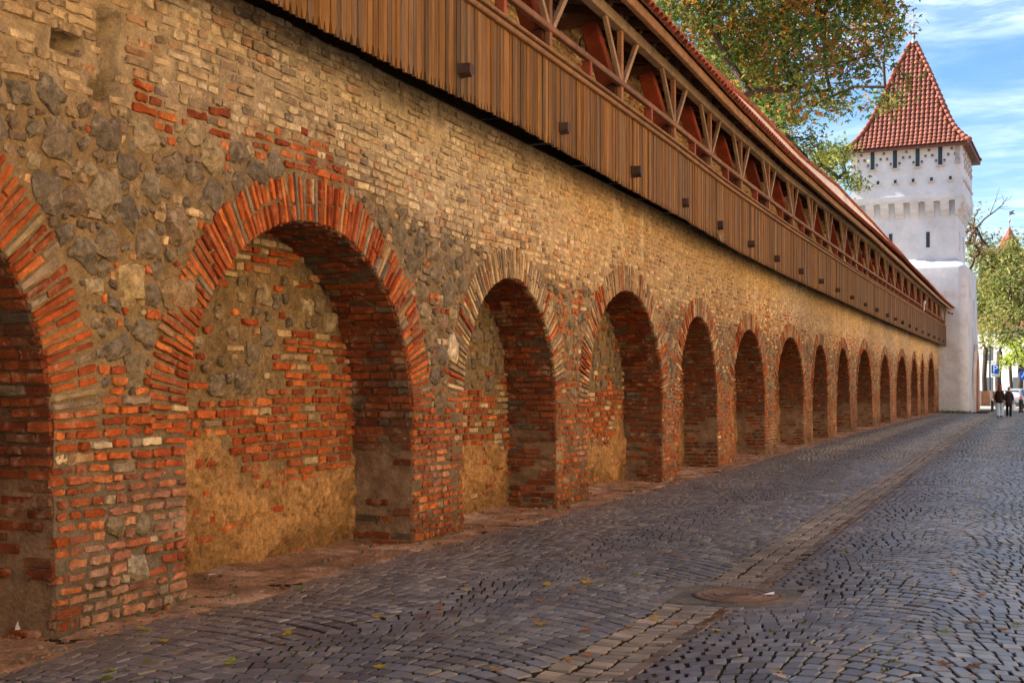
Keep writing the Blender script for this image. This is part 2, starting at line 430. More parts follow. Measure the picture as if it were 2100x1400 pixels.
# ---- brick courses
brk = Blocks()
def wave(y, z):
    k = sstep(1.0, 2.4, z)
    return k*(.055*fbm(y, z*.35, 0*z, .42, 2, 21)) + .008*vnoise(np.asarray(y)*1.7, np.asarray(z)*6, 0*z, 9)
rows = []
zc, hs = .03, []
while zc < ZTOP-.02:
    hgt = .073 + .006*rng.randn(); rows.append((zc+hgt/2, hgt)); zc += hgt
BY, BZ, BW, BH = [], [], [], []
order = np.argsort(SA[:, 1])
for z, hgt in rows:
    iv = [(3.4, LAST)]
    def cut(a, b):
        out = []
        for p, q in iv:
            if b <= p or a >= q: out.append((p, q)); continue
            if a - p > .05: out.append((p, a))
            if q - b > .05: out.append((b, q))
        iv[:] = out
    for A in ARCH:
        if z < A[3]+A[4]:
            c = (A[0]+A[1])/2; hh = float(ext_half(A, z)); j1, j2 = (rng.uniform(-.03, .014, 2) if z < A[2]-.04 else (.004, .004)); cut(c-hh-j1, c+hh+j2)
    dz = np.abs(SA[:, 1]-z) < SA[:, 2]*el + hgt*.3
    for y, zz, r in SA[dz]:
        w = r*math.sqrt(max(0, 1-((zz-z)/(r+hgt*.15))**2)) if abs(zz-z) < r+hgt*.15 else 0; cut(y-w+.004, y+w-.004) if w > .01 else None
    for a, b in iv:
        y = a + (rng.uniform(-.1, 0) if a == 3.4 else 0)
        while y < b-.04:
            L_ = (rng.choice([.125, .24], p=[.55, .45]) if z > 1.6 else rng.choice([.11, .19, .22], p=[.4, .3, .3]))*rng.uniform(.85, 1.12)
            if y > 35: L_ *= 1.15
            if b - (y+L_) < .06: L_ = b - y
            if L_ > .34: L_ = L_/2
            BY.append(y+L_/2); BZ.append(z); BW.append(L_-.009); BH.append(hgt-.012); y += L_
BY, BZ, BW, BH = map(np.array, (BY, BZ, BW, BH))
BZ0 = BZ.copy(); BZ = BZ + wave(BY, BZ0)
sz, rz_ = stone_zone(BY, BZ), red_zone(BY, BZ)
er = (1-sstep(6.0, 6.9, BY+.5*fbm(BY, BZ, 0*BZ, 1.5, 2, 8)))*sstep(3.25, 3.5, BZ)
keep = rng.rand(len(BY)) > np.clip(sz*.03 + er*.30 + .012, 0, .8)
keep &= slot_mask(BY, BZ) == 0
keep &= ~((np.abs(BY-6.22) < .11) & (BZ > 3.40) & (BZ < 3.96))
BY, BZ, BW, BH, sz, rz_, er = [t[keep] for t in (BY, BZ, BW, BH, sz, rz_, er)]
n = len(BY)
isred = rng.rand(n) < rz_
c = np.where(isred[:, None], pick(RED, n), pick(OCH, n))
gy = (~isred) & (rng.rand(n) < np.clip(sz*.7 + (1-sstep(1.2, 2.0, BZ))*.5, .08, .7))
c[gy] = pick(GRY, n)[gy]
# pale lime and painted reflected sun at the pier feet, ochre-yellow toward the top, darker at the very top
pale = (sstep(.1, .45, fbm(BY, BZ, 0*BZ, 1.3, 2, 77))*(1-sstep(.55, 1.1, BZ)))
c = c*(1-pale[:, None]*.55) + np.array((.55, .40, .27))*pale[:, None]*.55
yl = (sstep(3.3, 4.1, BZ)*sstep(7, 11, BY))[:, None]*(~isred)[:, None]
c = c*(1-.5*yl) + np.array((.46, .345, .175))*.5*yl
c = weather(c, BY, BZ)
up = sstep(2.9, 3.4, BZ)*(1-isred*.7)
d = (.021 - .005*up)*rng.uniform(.3, 1.5, n)*(1+.5*fbm(BY, BZ, 0*BZ, 1.5, 2, 97))
dy = .05; slope = (wave(BY+dy, BZ)-wave(BY-dy, BZ))/(2*dy) + .03*rng.randn(n)*(1-.5*up)
U = np.stack([0*slope, np.cos(slope), np.sin(slope)], -1); Vv = np.stack([0*slope, -np.sin(slope), np.cos(slope)], -1)
o = np.stack([wx(BY)+bulge(BY, BZ), BY, BZ], -1)
for lo, hi, na, nb in ((0, 13.5, 8, 6), (13.5, 32, 5, 4), (32, 99, 4, 4)):
    m = (BY >= lo) & (BY < hi)
    shr = np.where(isred[m], rng.uniform(.72, 1.02, m.sum()), rng.uniform(.86, 1.03, m.sum()))
    brk.add(o[m], U[m], Vv[m], (1, 0, 0), BW[m]*(1-(1-shr)*.6), BH[m]*shr, d[m], c[m], na, nb, inset=.005, jit=.08 if hi < 20 else .05, sink=.025, corner=.7)
brk.build('brickwork', M_BRICK, wall)

# ---- rear of the wall and its top ledge, closed box behind the masonry
sh = MB()
ys = [YA] + list(np.linspace(6, LAST, 14))
for a, b in zip(ys[:-1], ys[1:]):
    xa, xb = float(wx(a)), float(wx(b))
    P = lambda x, y, z: (x, y, z)
    sh.add([P(xa+.02, a, ZTOP-.005), P(xb+.02, b, ZTOP-.005), P(xb-1.3, b, ZTOP-.005), P(xa-1.3, a, ZTOP-.005)], [(0, 1, 2, 3)], (.30, .24, .16))
    sh.add([P(xa-1.3, a, -.2), P(xb-1.3, b, -.2), P(xb-1.3, b, 7.9), P(xa-1.3, a, 7.9)], [(3, 2, 1, 0)], (.38, .30, .2))
    sh.add([P(xa-1.3, a, 7.9), P(xb-1.3, b, 7.9), P(xb-.62, b, 7.9), P(xa-.62, a, 7.9)], [(3, 2, 1, 0)], (.38, .30, .2))
sh.add([(0.02, YA, -.2), (-1.3, YA, -.2), (-1.3, YA, 7.9), (-.62, YA, 7.9), (-.62, YA, ZTOP), (.02, YA, ZTOP)], [(0, 1, 2, 3, 4, 5)], (.38, .3, .2))
sh.build('wall_core', M_MORTAR, wall)

# ---- every arch: ring of voussoirs, soffit with bricks, blind back wall
def arch(A, idx):
    y0, y1, zs, za, T = A
    yc, a, r = (y0+y1)/2, (y1-y0)/2, za-zs
    root = None
    # profile right foot -> crown -> left foot
    th = np.linspace(0, PI, 400)
    py = yc + a*np.cos(th); pz = intr(A, py)
    py = np.concatenate([np.full(60, y1), py, np.full(60, y0)])
    pz = np.concatenate([np.linspace(-.15, zs, 60, endpoint=False), pz, np.linspace(zs, -.15, 61)[1:]])
    s = np.concatenate([[0], np.cumsum(np.hypot(np.diff(py), np.diff(pz)))])
    def at(q):
        y, z = np.interp(q, s, py), np.interp(q, s, pz)
        ty, tz = np.interp(q+.02, s, py)-np.interp(q-.02, s, py), np.interp(q+.02, s, pz)-np.interp(q-.02, s, pz)
        l = np.hypot(ty, tz)+1e-9
        return y, z, ty/l, tz/l
    near = y0 < 16
    # soffit and jambs
    ns = int(s[-1]/(.035 if near else .09)); nd = 14 if near else 6
    q = np.linspace(0, s[-1], ns); y, z, ty, tz = at(q)
    D = np.linspace(0, 1, nd)
    Q, DD = np.meshgrid(q, D, indexing='ij')
    front = wx(y) + face_disp(y, z)
    X = front[:, None]*(1-DD) + (wx(y)-DEP-.03)[:, None]*DD
    off = .018*fbm(Q, DD*DEP, 0*Q, 5, 3, 60+idx)*np.sin(np.clip(DD, 0, 1)*PI)**.5
    Y = y[:, None] - tz[:, None]*off*-1*-1; Z = z[:, None] + ty[:, None]*off
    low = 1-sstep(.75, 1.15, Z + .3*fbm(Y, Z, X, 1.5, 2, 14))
    C = np.array((.14, .085, .05))*(1-low[..., None]) + np.array((.27, .175, .105))*low[..., None]  # soffit mortar kept dark, recess shade put into the colour
    i, j = np.meshgrid(np.arange(ns-1), np.arange(nd-1), indexing='ij')
    F = np.stack([i*nd+j, i*nd+j+1, (i+1)*nd+j+1, (i+1)*nd+j], -1).reshape(-1, 4)
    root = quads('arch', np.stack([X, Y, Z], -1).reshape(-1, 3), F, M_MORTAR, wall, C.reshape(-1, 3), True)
    # soffit bricks, laid in courses along the depth
    b = Blocks(); O, UU, VV, NN, W, H = [], [], [], [], [], []
    qq, qmax = .16, s[-1]*(.72 if near else .62)
    while qq < qmax:
        hgt = .076*rng.uniform(.9, 1.1)
        y, z, ty, tz = at(qq)
        plas = 1 if (z < .95 and y > yc) else 0
        dd = rng.uniform(-.12, 0)
        while dd < DEP-.03:
            L_ = rng.choice([.13, .26, .27])*rng.uniform(.9, 1.1); e = min(dd+L_, DEP); c0 = max(dd, .0)
            p_skip = .06 + plas*.75*float(sstep(-.15, .25, fbm(dd*1.0, z, y, 1.6, 2, 90)))
            if e-c0 > .05 and rng.rand() > p_skip:
                O.append((float(wx(y)+bulge(y, z))-(c0+e)/2+.004, y, z)); UU.append((-1, 0, 0)); VV.append((0, ty, tz)); NN.append((0, -tz, ty)); W.append(e-c0-.01); H.append(hgt-.013)
            dd += L_
        qq += hgt
    k = len(O); col = np.where(rng.rand(k, 1) < .88, pick(DRED, k), pick(GRY, k)*.5)  # greys halved as well, painted shade inside the arch
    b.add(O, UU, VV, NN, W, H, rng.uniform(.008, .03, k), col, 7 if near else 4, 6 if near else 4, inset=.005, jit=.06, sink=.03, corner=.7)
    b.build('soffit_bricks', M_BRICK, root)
    # ring of voussoirs
    v = Blocks(); O, UU, VV, W, H, K = [], [], [], [], [], []
    qa, qb = .15+zs-.03, s[-1]-(.15+zs-.03)
    q = qa
    while q < qb:
        hgt = rng.uniform(.046, .062)
        y, z, ty, tz = at(q + hgt/2)
        ny, nz = tz, -ty                      # outward
        if q < qa+.35 or q > qb-.35:          # the foot of the ring beds down flat
            pass
        f = abs((q+hgt/2)/s[-1]-.5)*2
        Tl = T*rng.uniform(.9, 1.06); parts = [(0, Tl)]
        if rng.rand() < .5:
            m = Tl*rng.uniform(.35, .65); parts = [(0, m-.008), (m+.008, Tl)]
        for e0, e1 in parts:
            m = (e0+e1)/2 - .006
            O.append((float(wx(y)+bulge(y+ny*m, z+nz*m))+.004, y+ny*m, z+nz*m)); UU.append((0, ny, nz)); VV.append((0, ty, tz)); W.append(e1-e0); H.append(hgt-.009); K.append(f)
        q += hgt*1.04
    k = len(O); K = np.array(K)
    pr = np.clip([.74, .80, .14, .18, .5, .45, .5][min(idx, 6)] + (K-.25)*.75*(1 if idx > 1 else .3), .05, .85)
    isr = rng.rand(k) < pr
    col = np.where(isr[:, None], pick(RED, k), np.where(rng.rand(k, 1) < (.65 if idx < 2 else .35), pick(GRY, k), pick(OCH, k)*.92))
    v.add(O, UU, VV, (1, 0, 0), W, np.array(H)*rng.uniform(.85, 1.05, k), rng.uniform(.008, .032, k), col, 8 if near else 4, 6 if near else 4, inset=.004, jit=.05, sink=.03, corner=.6)
    v.build('voussoir_ring', M_BRICK, root)
    # back wall of the niche
    rr = .022 if near else .10
    yy = np.arange(y0-.1, y1+.1+rr, rr); zz = np.arange(-.15, za+.12, rr)
    Y, Z = np.meshgrid(yy, zz, indexing='ij'); n1, n2 = Y.shape
    pl = 1 - sstep(.72, .95, Z + .8*fbm(Y, Z, 0*Y, 1.1, 4, 50+idx))
    lay1 = sstep(-.03, .06, fbm(Y, Z*1.1, 0*Y, 3.4, 4, 28)); lay2 = sstep(.02, .10, fbm(Y, Z, 0*Y, 7.5, 4, 29))
    dsp = .02*fbm(Y, Z, 0*Y, 1.4, 2, 7) + (.010 + .006*pl)*fbm(Y, Z, 0*Y, 9, 4, 8) + pl*(.020*lay1 + .014*lay2) - .035*pl*(sstep(.30, .42, fbm(Y, Z, 0*Y, 5, 3, 18))) + .016*pl
    C = np.array((.25, .175, .09))*(1-pl[..., None]) + np.array((.46, .26, .105))*pl[..., None]
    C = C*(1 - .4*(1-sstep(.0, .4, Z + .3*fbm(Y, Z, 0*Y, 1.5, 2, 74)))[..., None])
    tone = fbm(Y, Z, 0*Y, 1.1, 3, 70)[..., None]
    C = C*(1+.22*tone+.15*fbm(Y, Z, 0*Y, 6, 3, 71)[..., None])*(1 - pl*(.20*(1-lay1) + .14*(1-lay2) - .10))[..., None]
    i, j = np.meshgrid(np.arange(n1-1), np.arange(n2-1), indexing='ij')
    F = np.stack([i*n2+j, (i+1)*n2+j, (i+1)*n2+j+1, i*n2+j+1], -1).reshape(-1, 4)
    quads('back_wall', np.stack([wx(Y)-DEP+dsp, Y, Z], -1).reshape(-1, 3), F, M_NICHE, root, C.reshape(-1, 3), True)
    if y0 < 45:
        rb = []
        if near:
            try_b = []
            for _ in range(260):
                yy_, zz_ = rng.uniform(y0, y1), rng.uniform(1.5, za-.25); r_ = .055+.10*rng.rand()**2
                if fbm(yy_, zz_, 0, .9, 2, 44+idx) > -.05 and all((yy_-p)**2+(zz_-t)**2 > (r_+u)**2*.85 for p, t, u in rb): rb.append((yy_, zz_, r_))
            S = np.array(rb); ss = Blocks(); k = len(S)
            ss.add(np.stack([wx(S[:, 0])-DEP+.005, S[:, 0], S[:, 1]], -1), (0, 1, 0), (0, 0, 1), (1, 0, 0), S[:, 2]*2, S[:, 2]*1.7, .02+S[:, 2]*.2, pick(STN, k), 7, 7, disc=True, sink=.03, jit=.04, blend=.45)
            ss.build('niche_stones', M_STONE, root)
        O, W, H = [], [], []; z = .05
        while z < za:
            hgt = .077*rng.uniform(.9, 1.1); y = y0+rng.uniform(-.1, 0)
            while y < y1:
                L_ = rng.choice([.13, .25, .27])*rng.uniform(.85, 1.1)
                pl_ = 1 - float(sstep(.72, .95, z + .8*fbm(y, z, 0, 1.1, 4, 50+idx)))
                dens = .15*pl_ + (1-pl_)*(.96 if z < 1.6 else .88)
                if rng.rand() < dens and not any(abs(y+L_/2-p) < u+L_*.4 and abs(z-t) < u*.85+.03 for p, t, u in rb):
                    O.append((float(wx(y))-DEP+float(.02*fbm(y, z, 0, 1.4, 2, 7))+.004, y+L_/2, z+.012*math.sin(y*2+z))); W.append(L_-.01); H.append(hgt-.015)
                y += L_
            z += hgt
        k = len(O); O = np.array(O)
        pr = np.where(O[:, 2] < 1.7, .93, np.where(O[:, 2] < 2.2, .62, .5))*(1 if idx < 2 else .8)
        col = np.where((rng.rand(k) < pr)[:, None], pick(RED, k), pick(OCH, k)*.85)
        g = Blocks(); g.add(O, (0, 1, 0), (0, 0, 1), (1, 0, 0), np.array(W)*rng.uniform(.8, 1, k), np.array(H)*rng.uniform(.85, 1.05, k), rng.uniform(.004, .03, k), col, 7 if near else 4, 6 if near else 4, inset=.005, jit=.075, sink=.03, corner=.7)
        g.build('niche_bricks', M_BRICK, root)
for i_, A_ in enumerate(ARCH): arch(A_, i_)

# ---- white parapet strip with tile coping, on top of the wall behind the gallery roof
cop = tab([(0, 7.75), (20, 7.9), (24, 8.38), (30, 8.56), (37, 8.62), (45, 8.95), (56, 8.98), (68, 8.85), (80, 8.5), (84, 8.3)])
pm, tl = MB(), MB()
ys = np.arange(21, 84, 1.5)
for a, b in zip(ys[:-1], ys[1:]):
    xa, xb = float(wx(a)), float(wx(b)); za_, zb_ = float(cop(a))-.17, float(cop(b))-.17
    pm.add([(xa-.62, a, 7.3), (xb-.62, b, 7.3), (xb-.62, b, zb_), (xa-.62, a, za_), (xa-1.0, a, 7.3), (xb-1.0, b, 7.3), (xb-1.0, b, zb_), (xa-1.0, a, za_)],
           [(0, 1, 2, 3), (5, 4, 7, 6), (3, 2, 6, 7)], (.78, .74, .68))
pm.build('white_parapet', M_WHITE, wall)
for y in np.arange(21, 83.6, .18):
    x, z = float(wx(y)), float(cop(y))
    k = .75+.5*random.random(); cc = (.36*k, .10*k, .05*k)
    tl.tube([(x-.55, y, z-.16), (x-.80, y, z-.06), (x-1.08, y, z-.16)], [.05, .06, .05], 7, cc)
tl.build('tile_coping', M_TILE, wall, True)

# ---- brick wall seen behind the gallery rails
ub = Blocks(); X0 = -.5
Y, Z = np.meshgrid(np.arange(5, LAST, .25), np.linspace(4.4, 7.9, 16), indexing='ij'); n1, n2 = Y.shape
i, j = np.meshgrid(np.arange(n1-1), np.arange(n2-1), indexing='ij')
quads('upper_wall', np.stack([wx(Y)+X0+.02*fbm(Y, Z, 0*Y, 1, 2, 5), Y, Z], -1).reshape(-1, 3), np.stack([i*n2+j, (i+1)*n2+j, (i+1)*n2+j+1, i*n2+j+1], -1).reshape(-1, 4),
      M_MORTAR, wall, np.tile((.40, .30, .17), (n1*n2, 1)), True)
O, W = [], []
z = 5.0
while z < 6.9:
    y = 8 + rng.uniform(-.2, 0)
    while y < 83:
        L_ = rng.choice([.14, .27])*rng.uniform(.9, 1.1)*(1.3 if y > 40 else 1)
        if rng.rand() < .93: O.append((float(wx(y))+X0, y+L_/2, z)); W.append(L_-.016)
        y += L_
    z += .08
k = len(O)
ub.add(O, (0, 1, 0), (0, 0, 1), (1, 0, 0), W, .064, rng.uniform(.01, .035, k), np.where(rng.rand(k, 1) < .22, pick(RED, k), pick(OCH, k)*np.array((1.0, .95, .72))), 4, 4, sink=.04, jit=.06)
ub.build('upper_brickwork', M_BRICK, wall)
# ================================================================== WOODEN GALLERY
bbot = tab([(0, 4.25), (9, 4.26), (12, 4.31), (15, 4.26), (19, 4.22), (23, 4.13), (28, 4.12), (35, 4.16), (47, 4.22), (58, 4.26), (84, 4.28)])
btop = tab([(0, 5.30), (18, 5.29), (22, 5.24), (28, 5.26), (35, 5.32), (46, 5.44), (54, 5.52), (66, 5.57), (84, 5.52)])
plz = tab([(0, 6.40), (16, 6.38), (23, 6.34), (28, 6.37), (37, 6.62), (47, 6.78), (58, 6.78), (70, 6.76), (84, 6.66)])
fas = tab([(0, 6.46), (16, 6.45), (21, 6.36), (26, 6.38), (33, 6.50), (43, 6.70), (54, 6.79), (66, 6.74), (84, 6.60)])
eav = tab([(0, 6.52), (16, 6.50), (21, 6.42), (26, 6.43), (34, 6.58), (43, 6.82), (53, 6.98), (65, 6.95), (76, 6.76), (84, 6.70)])
G0, G1 = 4.0, 83.9
gal = empty('wooden_gallery', (0, 0, 4.3))
gal['label'] = 'roofed dark timber walkway with plank parapet hung along the top of the brick wall'; gal['category'] = 'gallery'
def gp(o_, y, z): return (float(wx(y))+o_, y, z-4.3)
WB = [tuple(.78*q for q in p) for p in [(.25,.118,.034), (.19,.095,.036), (.29,.145,.045), (.13,.078,.038), (.225,.110,.032), (.17,.108,.062), (.21,.125,.065)]]
def wcol(base, v=.16):
    k = 1+v*(random.random()*2-1)*1.3; return tuple(min(1, t*k) for t in base)
# plank cladding, every plank with a notched foot
mb = MB(); y = G0
while y < G1:
    w = random.uniform(.066, .094)*(1.25 if y > 40 else 1); a, b = y+.0018, y+w-.0018
    z0 = float(bbot(y)) - random.uniform(0, .018); z1 = float(btop(y))-.01; t = random.uniform(.02, .032); o0 = .44 + random.uniform(-.003, .005)
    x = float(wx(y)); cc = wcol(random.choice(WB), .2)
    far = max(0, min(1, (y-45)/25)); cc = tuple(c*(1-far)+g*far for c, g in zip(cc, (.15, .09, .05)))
    ch = w*.26
    out = [(a, z1), (a, z0+.085), (a+ch*.30, z0+.065), (a+ch, z0), (b-ch, z0), (b-ch*.30, z0+.065), (b, z0+.085), (b, z1)]
    n = len(out)
    vs = [(x+o0+t, p, q-4.3) for p, q in out] + [(x+o0, p, q-4.3) for p, q in out]
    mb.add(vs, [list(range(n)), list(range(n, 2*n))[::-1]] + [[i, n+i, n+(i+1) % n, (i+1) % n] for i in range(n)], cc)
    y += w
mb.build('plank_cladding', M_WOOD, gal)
def run(name, o_, zf, w, h, col, m=M_TIMBER, step=1.6, ch=.012, y0=G0, y1=G1, jz=.006):
    r = MB(); ys = np.arange(y0, y1+.01, step)
    for a, b in zip(ys[:-1], ys[1:]):
        r.beam(gp(o_, a, float(zf(a))), gp(o_, b, float(zf(b))), w, h, wcol(col, .1), ch=ch)
    return r.build(name, m, gal)
run('cap_rail', .475, lambda y: btop(y)+.012, .16, .035, (.22, .125, .065))
run('cap_moulding', .485, lambda y: btop(y)-.045, .07, .06, (.20, .105, .05))
run('handrail', .46, lambda y: btop(y)+.30, .085, .075, (.175, .085, .05))
run('top_plate', .44, plz, .14, .15, (.23, .165, .11))
run('eave_beam', .80, fas, .09, .14, (.23, .13, .07))
run('floor_beam', .33, lambda y: bbot(y)+.25, .12, .14, (.10, .055, .03))
# floor boards underside
fl = MB()
for a in np.arange(G0, G1, 1.5):
    b = min(a+1.5, G1); xa, xb = float(wx(a)), float(wx(b)); z = float(bbot(a))+.34-4.3
    fl.add([(xa-.6, a, z), (xb-.6, b, z), (xb+.46, b, z), (xa+.46, a, z)], [(0, 1, 2, 3)], (.10, .06, .035))
fl.build('walkway_floor', M_WOOD, gal)
# floor joists whose ends stick out through the planks
JY = [7.8, 10.53, 13.31, 16.13, 18.94, 21.38, 24.03, 26.89, 30.1, 33.3, 36.6, 40.0, 43.8, 47.2, 51.0, 54.1, 57.2, 60.6, 64, 67.4, 70.8, 74.2, 77.4, 80.6]
dk = wcol((.075, .042, .03))
je = MB()
for k, y in enumerate(JY):
    b_ = MB(); z = float(bbot(y))+.24; s = random.uniform(.055, .078)
    x = float(wx(y)); p = .585 + random.uniform(-.02, .03)
    out = [(-s, s), (-s, -s*.55), (0, -s*1.25), (s, -s*.55), (s, s)]
    n = 5
    vs = [(x+.3, y+a, z+q-4.3) for a, q in out] + [(x+p, y+a*.84, z+q*.86-4.3) for a, q in out]
    b_.add(vs, [list(range(n)), list(range(n, 2*n))[::-1]] + [[i, n+i, n+(i+1) % n, (i+1) % n] for i in range(n)], wcol((.07, .042, .032)))
    b_.build('joist_end', M_TIMBER, gal)
# frames: dark red post and leaning strut, thin front post with a V of braces, mid baluster
PY = [7.4, 10.2, 12.97, 15.69, 18.42, 20.83, 23.38, 26.23, 29.2, 32.2, 35.2, 38.4, 41.6, 44.8, 48.0, 51.2, 54.4, 57.6, 60.8, 64.0, 67.2, 70.4, 73.6, 76.6, 79.4, 82.2]
for k, y in enumerate(PY):
    zt = float(btop(y)); zr = zt+.30; zp = float(plz(y))
    f = MB(); rd = wcol((.19, .036, .014), .2)
    f.beam(gp(.30, y+.02, zt-.75), gp(.30, y+.02, zr), .17, .20, wcol((.10, .035, .025)), up=(1, 0, 0), ch=.01); f.build('post', M_TIMBER, gal)
    f = MB(); f.beam(gp(.27, y, zr-.02), gp(.02, y-.03, zp+.04), .20, .22, rd, up=(1, 0, 0), ch=.012); f.build('leaning_strut', M_TIMBER, gal)
    f = MB(); f.beam(gp(.44, y, zt), gp(.44, y, zp-.07), .085, .07, wcol((.23, .115, .06)), up=(1, 0, 0), ch=.006); f.build('front_post', M_TIMBER, gal)
    for s in (-1, 1):
        f = MB(); f.beam(gp(.455, y+s*.03, zr-.02), gp(.455, y+s*.72, zp-.06), .07, .06, wcol((.25, .17, .11)), up=(1, 0, 0), ch=.006); f.build('brace', M_TIMBER, gal)
    f = MB(); f.beam(gp(.47, y, zp+.12), gp(-.55, y, zp+.12), .12, .14, wcol((.13, .06, .035)), ch=.01); f.build('tie_beam', M_TIMBER, gal)
    if k < len(PY)-1:
        ym = (y+PY[k+1])/2; f = MB()
        f.beam(gp(.44, ym, float(btop(ym))), gp(.44, ym, float(btop(ym))+.27), .075, .11, wcol((.24, .06, .03)), up=(1, 0, 0), ch=.006); f.build('baluster', M_TIMBER, gal)
# outrigger joists under the eave; 96 of them
N_ = 96
for k in range(N_):
    y = 8 + (G1-8.4)*(k/(N_-1))**1.28
    zp = float(plz(y)); f = MB()
    f.beam(gp(-.5, y, zp+.36), gp(.80, y, float(fas(y))+.07), .085, .10, wcol((.12, .055, .032))); f.build('rafter_tail', M_TIMBER, gal)
# roof: boards below, barrel tiles above
rf = MB()
RISE = .80
def roofpt(y, t):   # t=0 eave .. 1 ridge
    return (float(wx(y))+.93-1.58*t, y, float(eav(y)) + 1.58*RISE*t - 4.3)
for a in np.arange(G0, G1, 1.5):
    b = min(a+1.5, G1)
    p, q, r, s = roofpt(a, .02), roofpt(b, .02), roofpt(b, 1), roofpt(a, 1)
    dn = lambda t, d=.03: (t[0], t[1], t[2]-d)
    rf.add([p, q, r, s, dn(p), dn(q), dn(r), dn(s)], [(0, 1, 2, 3), (7, 6, 5, 4), (0, 4, 5, 1), (2, 6, 7, 3)], (.11, .065, .04))
roof = rf.build('roof', M_WOOD, gal)
tv, tf, tc, nn2 = [], [], [], 0
nrow = 6
pu = np.array([math.cos(t) for t in np.linspace(PI, 0, 7)]); ph = np.array([math.sin(t) for t in np.linspace(PI, 0, 7)])
y = G0
while y < G1:
    pitch = .215
    k = .8+.4*random.random()
    for r_ in range(nrow):
        base = np.array((.30, .075, .04))*(.7+.6*random.random()) if r_ else np.array((.27, .07, .042))*(.75+.5*random.random())
        t0, t1 = r_/nrow-.02, (r_+1)/nrow+.01
        for t, rad, lift in ((t0, .100, .012), (t1, .088, -.02)):
            c0 = np.array(roofpt(y, t))
            P = np.stack([np.full(7, c0[0]) + ph*rad*.42, y + pu*rad, c0[2] + lift + ph*rad*.55], -1)
            tv.append(P); tc.append(np.tile(base, (7, 1)))
            P2 = P - np.array([.012, 0, .016]); tv.append(P2); tc.append(np.tile(base, (7, 1)))
        i = np.arange(6)
        A0, I0, B0, J0 = nn2, nn2+7, nn2+14, nn2+21
        tf.append(np.stack([A0+i, A0+i+1, B0+i+1, B0+i], -1)); tf.append(np.stack([I0+i, J0+i, J0+i+1, I0+i+1], -1)); tf.append(np.stack([A0+i, I0+i, I0+i+1, A0+i+1], -1))
        nn2 += 28
    y += pitch
quads('roof_tiles', np.concatenate(tv), np.concatenate(tf), M_TILE, roof, np.concatenate(tc), True)
# bristling bird spikes along the top plate
sp = MB()
for y in np.arange(11, 34, .68):
    for q in range(9):
        yy = y + random.uniform(-.06, .06); z = float(plz(yy))+.075
        sp.tube([gp(.50, yy, z), gp(.50+random.uniform(.0, .08), yy+random.uniform(-.05, .05), z+random.uniform(.07, .12))], .0025, 3, (.25, .17, .10), cap=False)
sp.build('bird_spikes', M_TIMBER, gal)

# small fittings on the gallery
t = empty('floodlight', (float(wx(68))+.56, 68.0, 5.9)); tag(t, 'small white floodlight clamped to the gallery handrail near the tower', 'lamp')
b = MB(); b.beam((0, -.22, .10), (0, .22, .26), .10, .10, (.8, .8, .8), ch=.02); b.build('lamp_head', M_PAINT, t)
b = MB(); b.tube([(-.04, 0, -.25), (0, -.02, .14)], .03, 6, (.75, .75, .75)); b.build('bracket', M_PAINT, t)
t = empty('security_camera', (float(wx(83))+.72, 82.6, 6.42)); tag(t, 'security camera with white housing under the end of the gallery eave', 'camera')
b = MB(); b.beam((-.05, .12, 0), (.12, -.2, -.10), .16, .16, (.8, .8, .8), ch=.03); b.build('housing', M_PAINT, t)
b = MB(); b.beam((.121, -.2, -.10), (.16, -.27, -.125), .12, .12, (.02, .02, .025), ch=.03); b.build('lens_hood', M_PAINT, t)
b = MB(); b.tube([(-.03, .1, .02), (-.05, .14, .26)], .03, 6, (.6, .6, .6)); b.build('bracket', M_PAINT, t)
t = empty('hanging_hoop', (-.30, 16.3, 6.32)); tag(t, 'dark iron hoop hanging in the shade under the gallery roof', 'hoop')
b = MB(); b.tube([(0, .14*math.cos(a), .14*math.sin(a)) for a in np.linspace(0, 2*PI, 20)], .014, 5, (.03, .025, .02)); b.build('ring', M_PAINT, t)
b = MB(); b.tube([(0, 0, .14), (0, 0, .38)], .008, 4, (.03, .025, .02)); b.build('hanger', M_PAINT, t)
b = MB()
for q in range(26):
    p = Vector((float(wx(21.38))+.5, 21.38+random.uniform(-.09, .09), 4.27)); dx = Vector((random.uniform(.02, .10), random.uniform(-.16, .16), random.uniform(-.18, -.03)))
    b.tube([p, p+dx*.5+Vector((0, 0, .01)), p+dx], .0035, 3, (.45, .33, .2), cap=False)
tag(b.build('straw_tuft', M_CLOTH), 'tuft of pale straw sticking out under a joist end of the plank parapet', 'straw')
# ================================================================== GROUND
_dy = np.arange(-2, 110, .05); _de = .36 + .13*fbm(_dy, 0*_dy, 0*_dy, .8, 3, 88)
def dirt_edge(y): return np.interp(y, _dy, _de)
m_ground = mat('far_ground', (.30, .25, .18), .2, .3, 4, .3, .02, 10, .9)
me = bpy.data.meshes.new('ground'); me.from_pydata([(-900, -300, -.16), (900, -300, -.16), (900, 1500, -.16), (-900, 1500, -.16)], [], [(0, 1, 2, 3)]); me.materials.append(m_ground)
tag(link(bpy.data.objects.new('ground', me)), 'open ground around the wall reaching to the horizon', 'ground', kind='structure')

def sheet(name, xs, ys, zf, cf, m, parent=None):
    X, Y = np.meshgrid(xs, ys, indexing='ij'); n1, n2 = X.shape
    Z = zf(X, Y); i, j = np.meshgrid(np.arange(n1-1), np.arange(n2-1), indexing='ij')
    return quads(name, np.stack([X, Y, Z], -1).reshape(-1, 3), np.stack([i*n2+j, (i+1)*n2+j, (i+1)*n2+j+1, i*n2+j+1], -1).reshape(-1, 4), m, parent, cf(X, Y).reshape(-1, 3), True)
GUT = tab([(0, 2.85), (6, 2.93), (8, 3.02), (10, 3.08), (15, 3.11), (22, 3.17), (48, 3.26), (80, 3.7)])   # left edge of the gutter
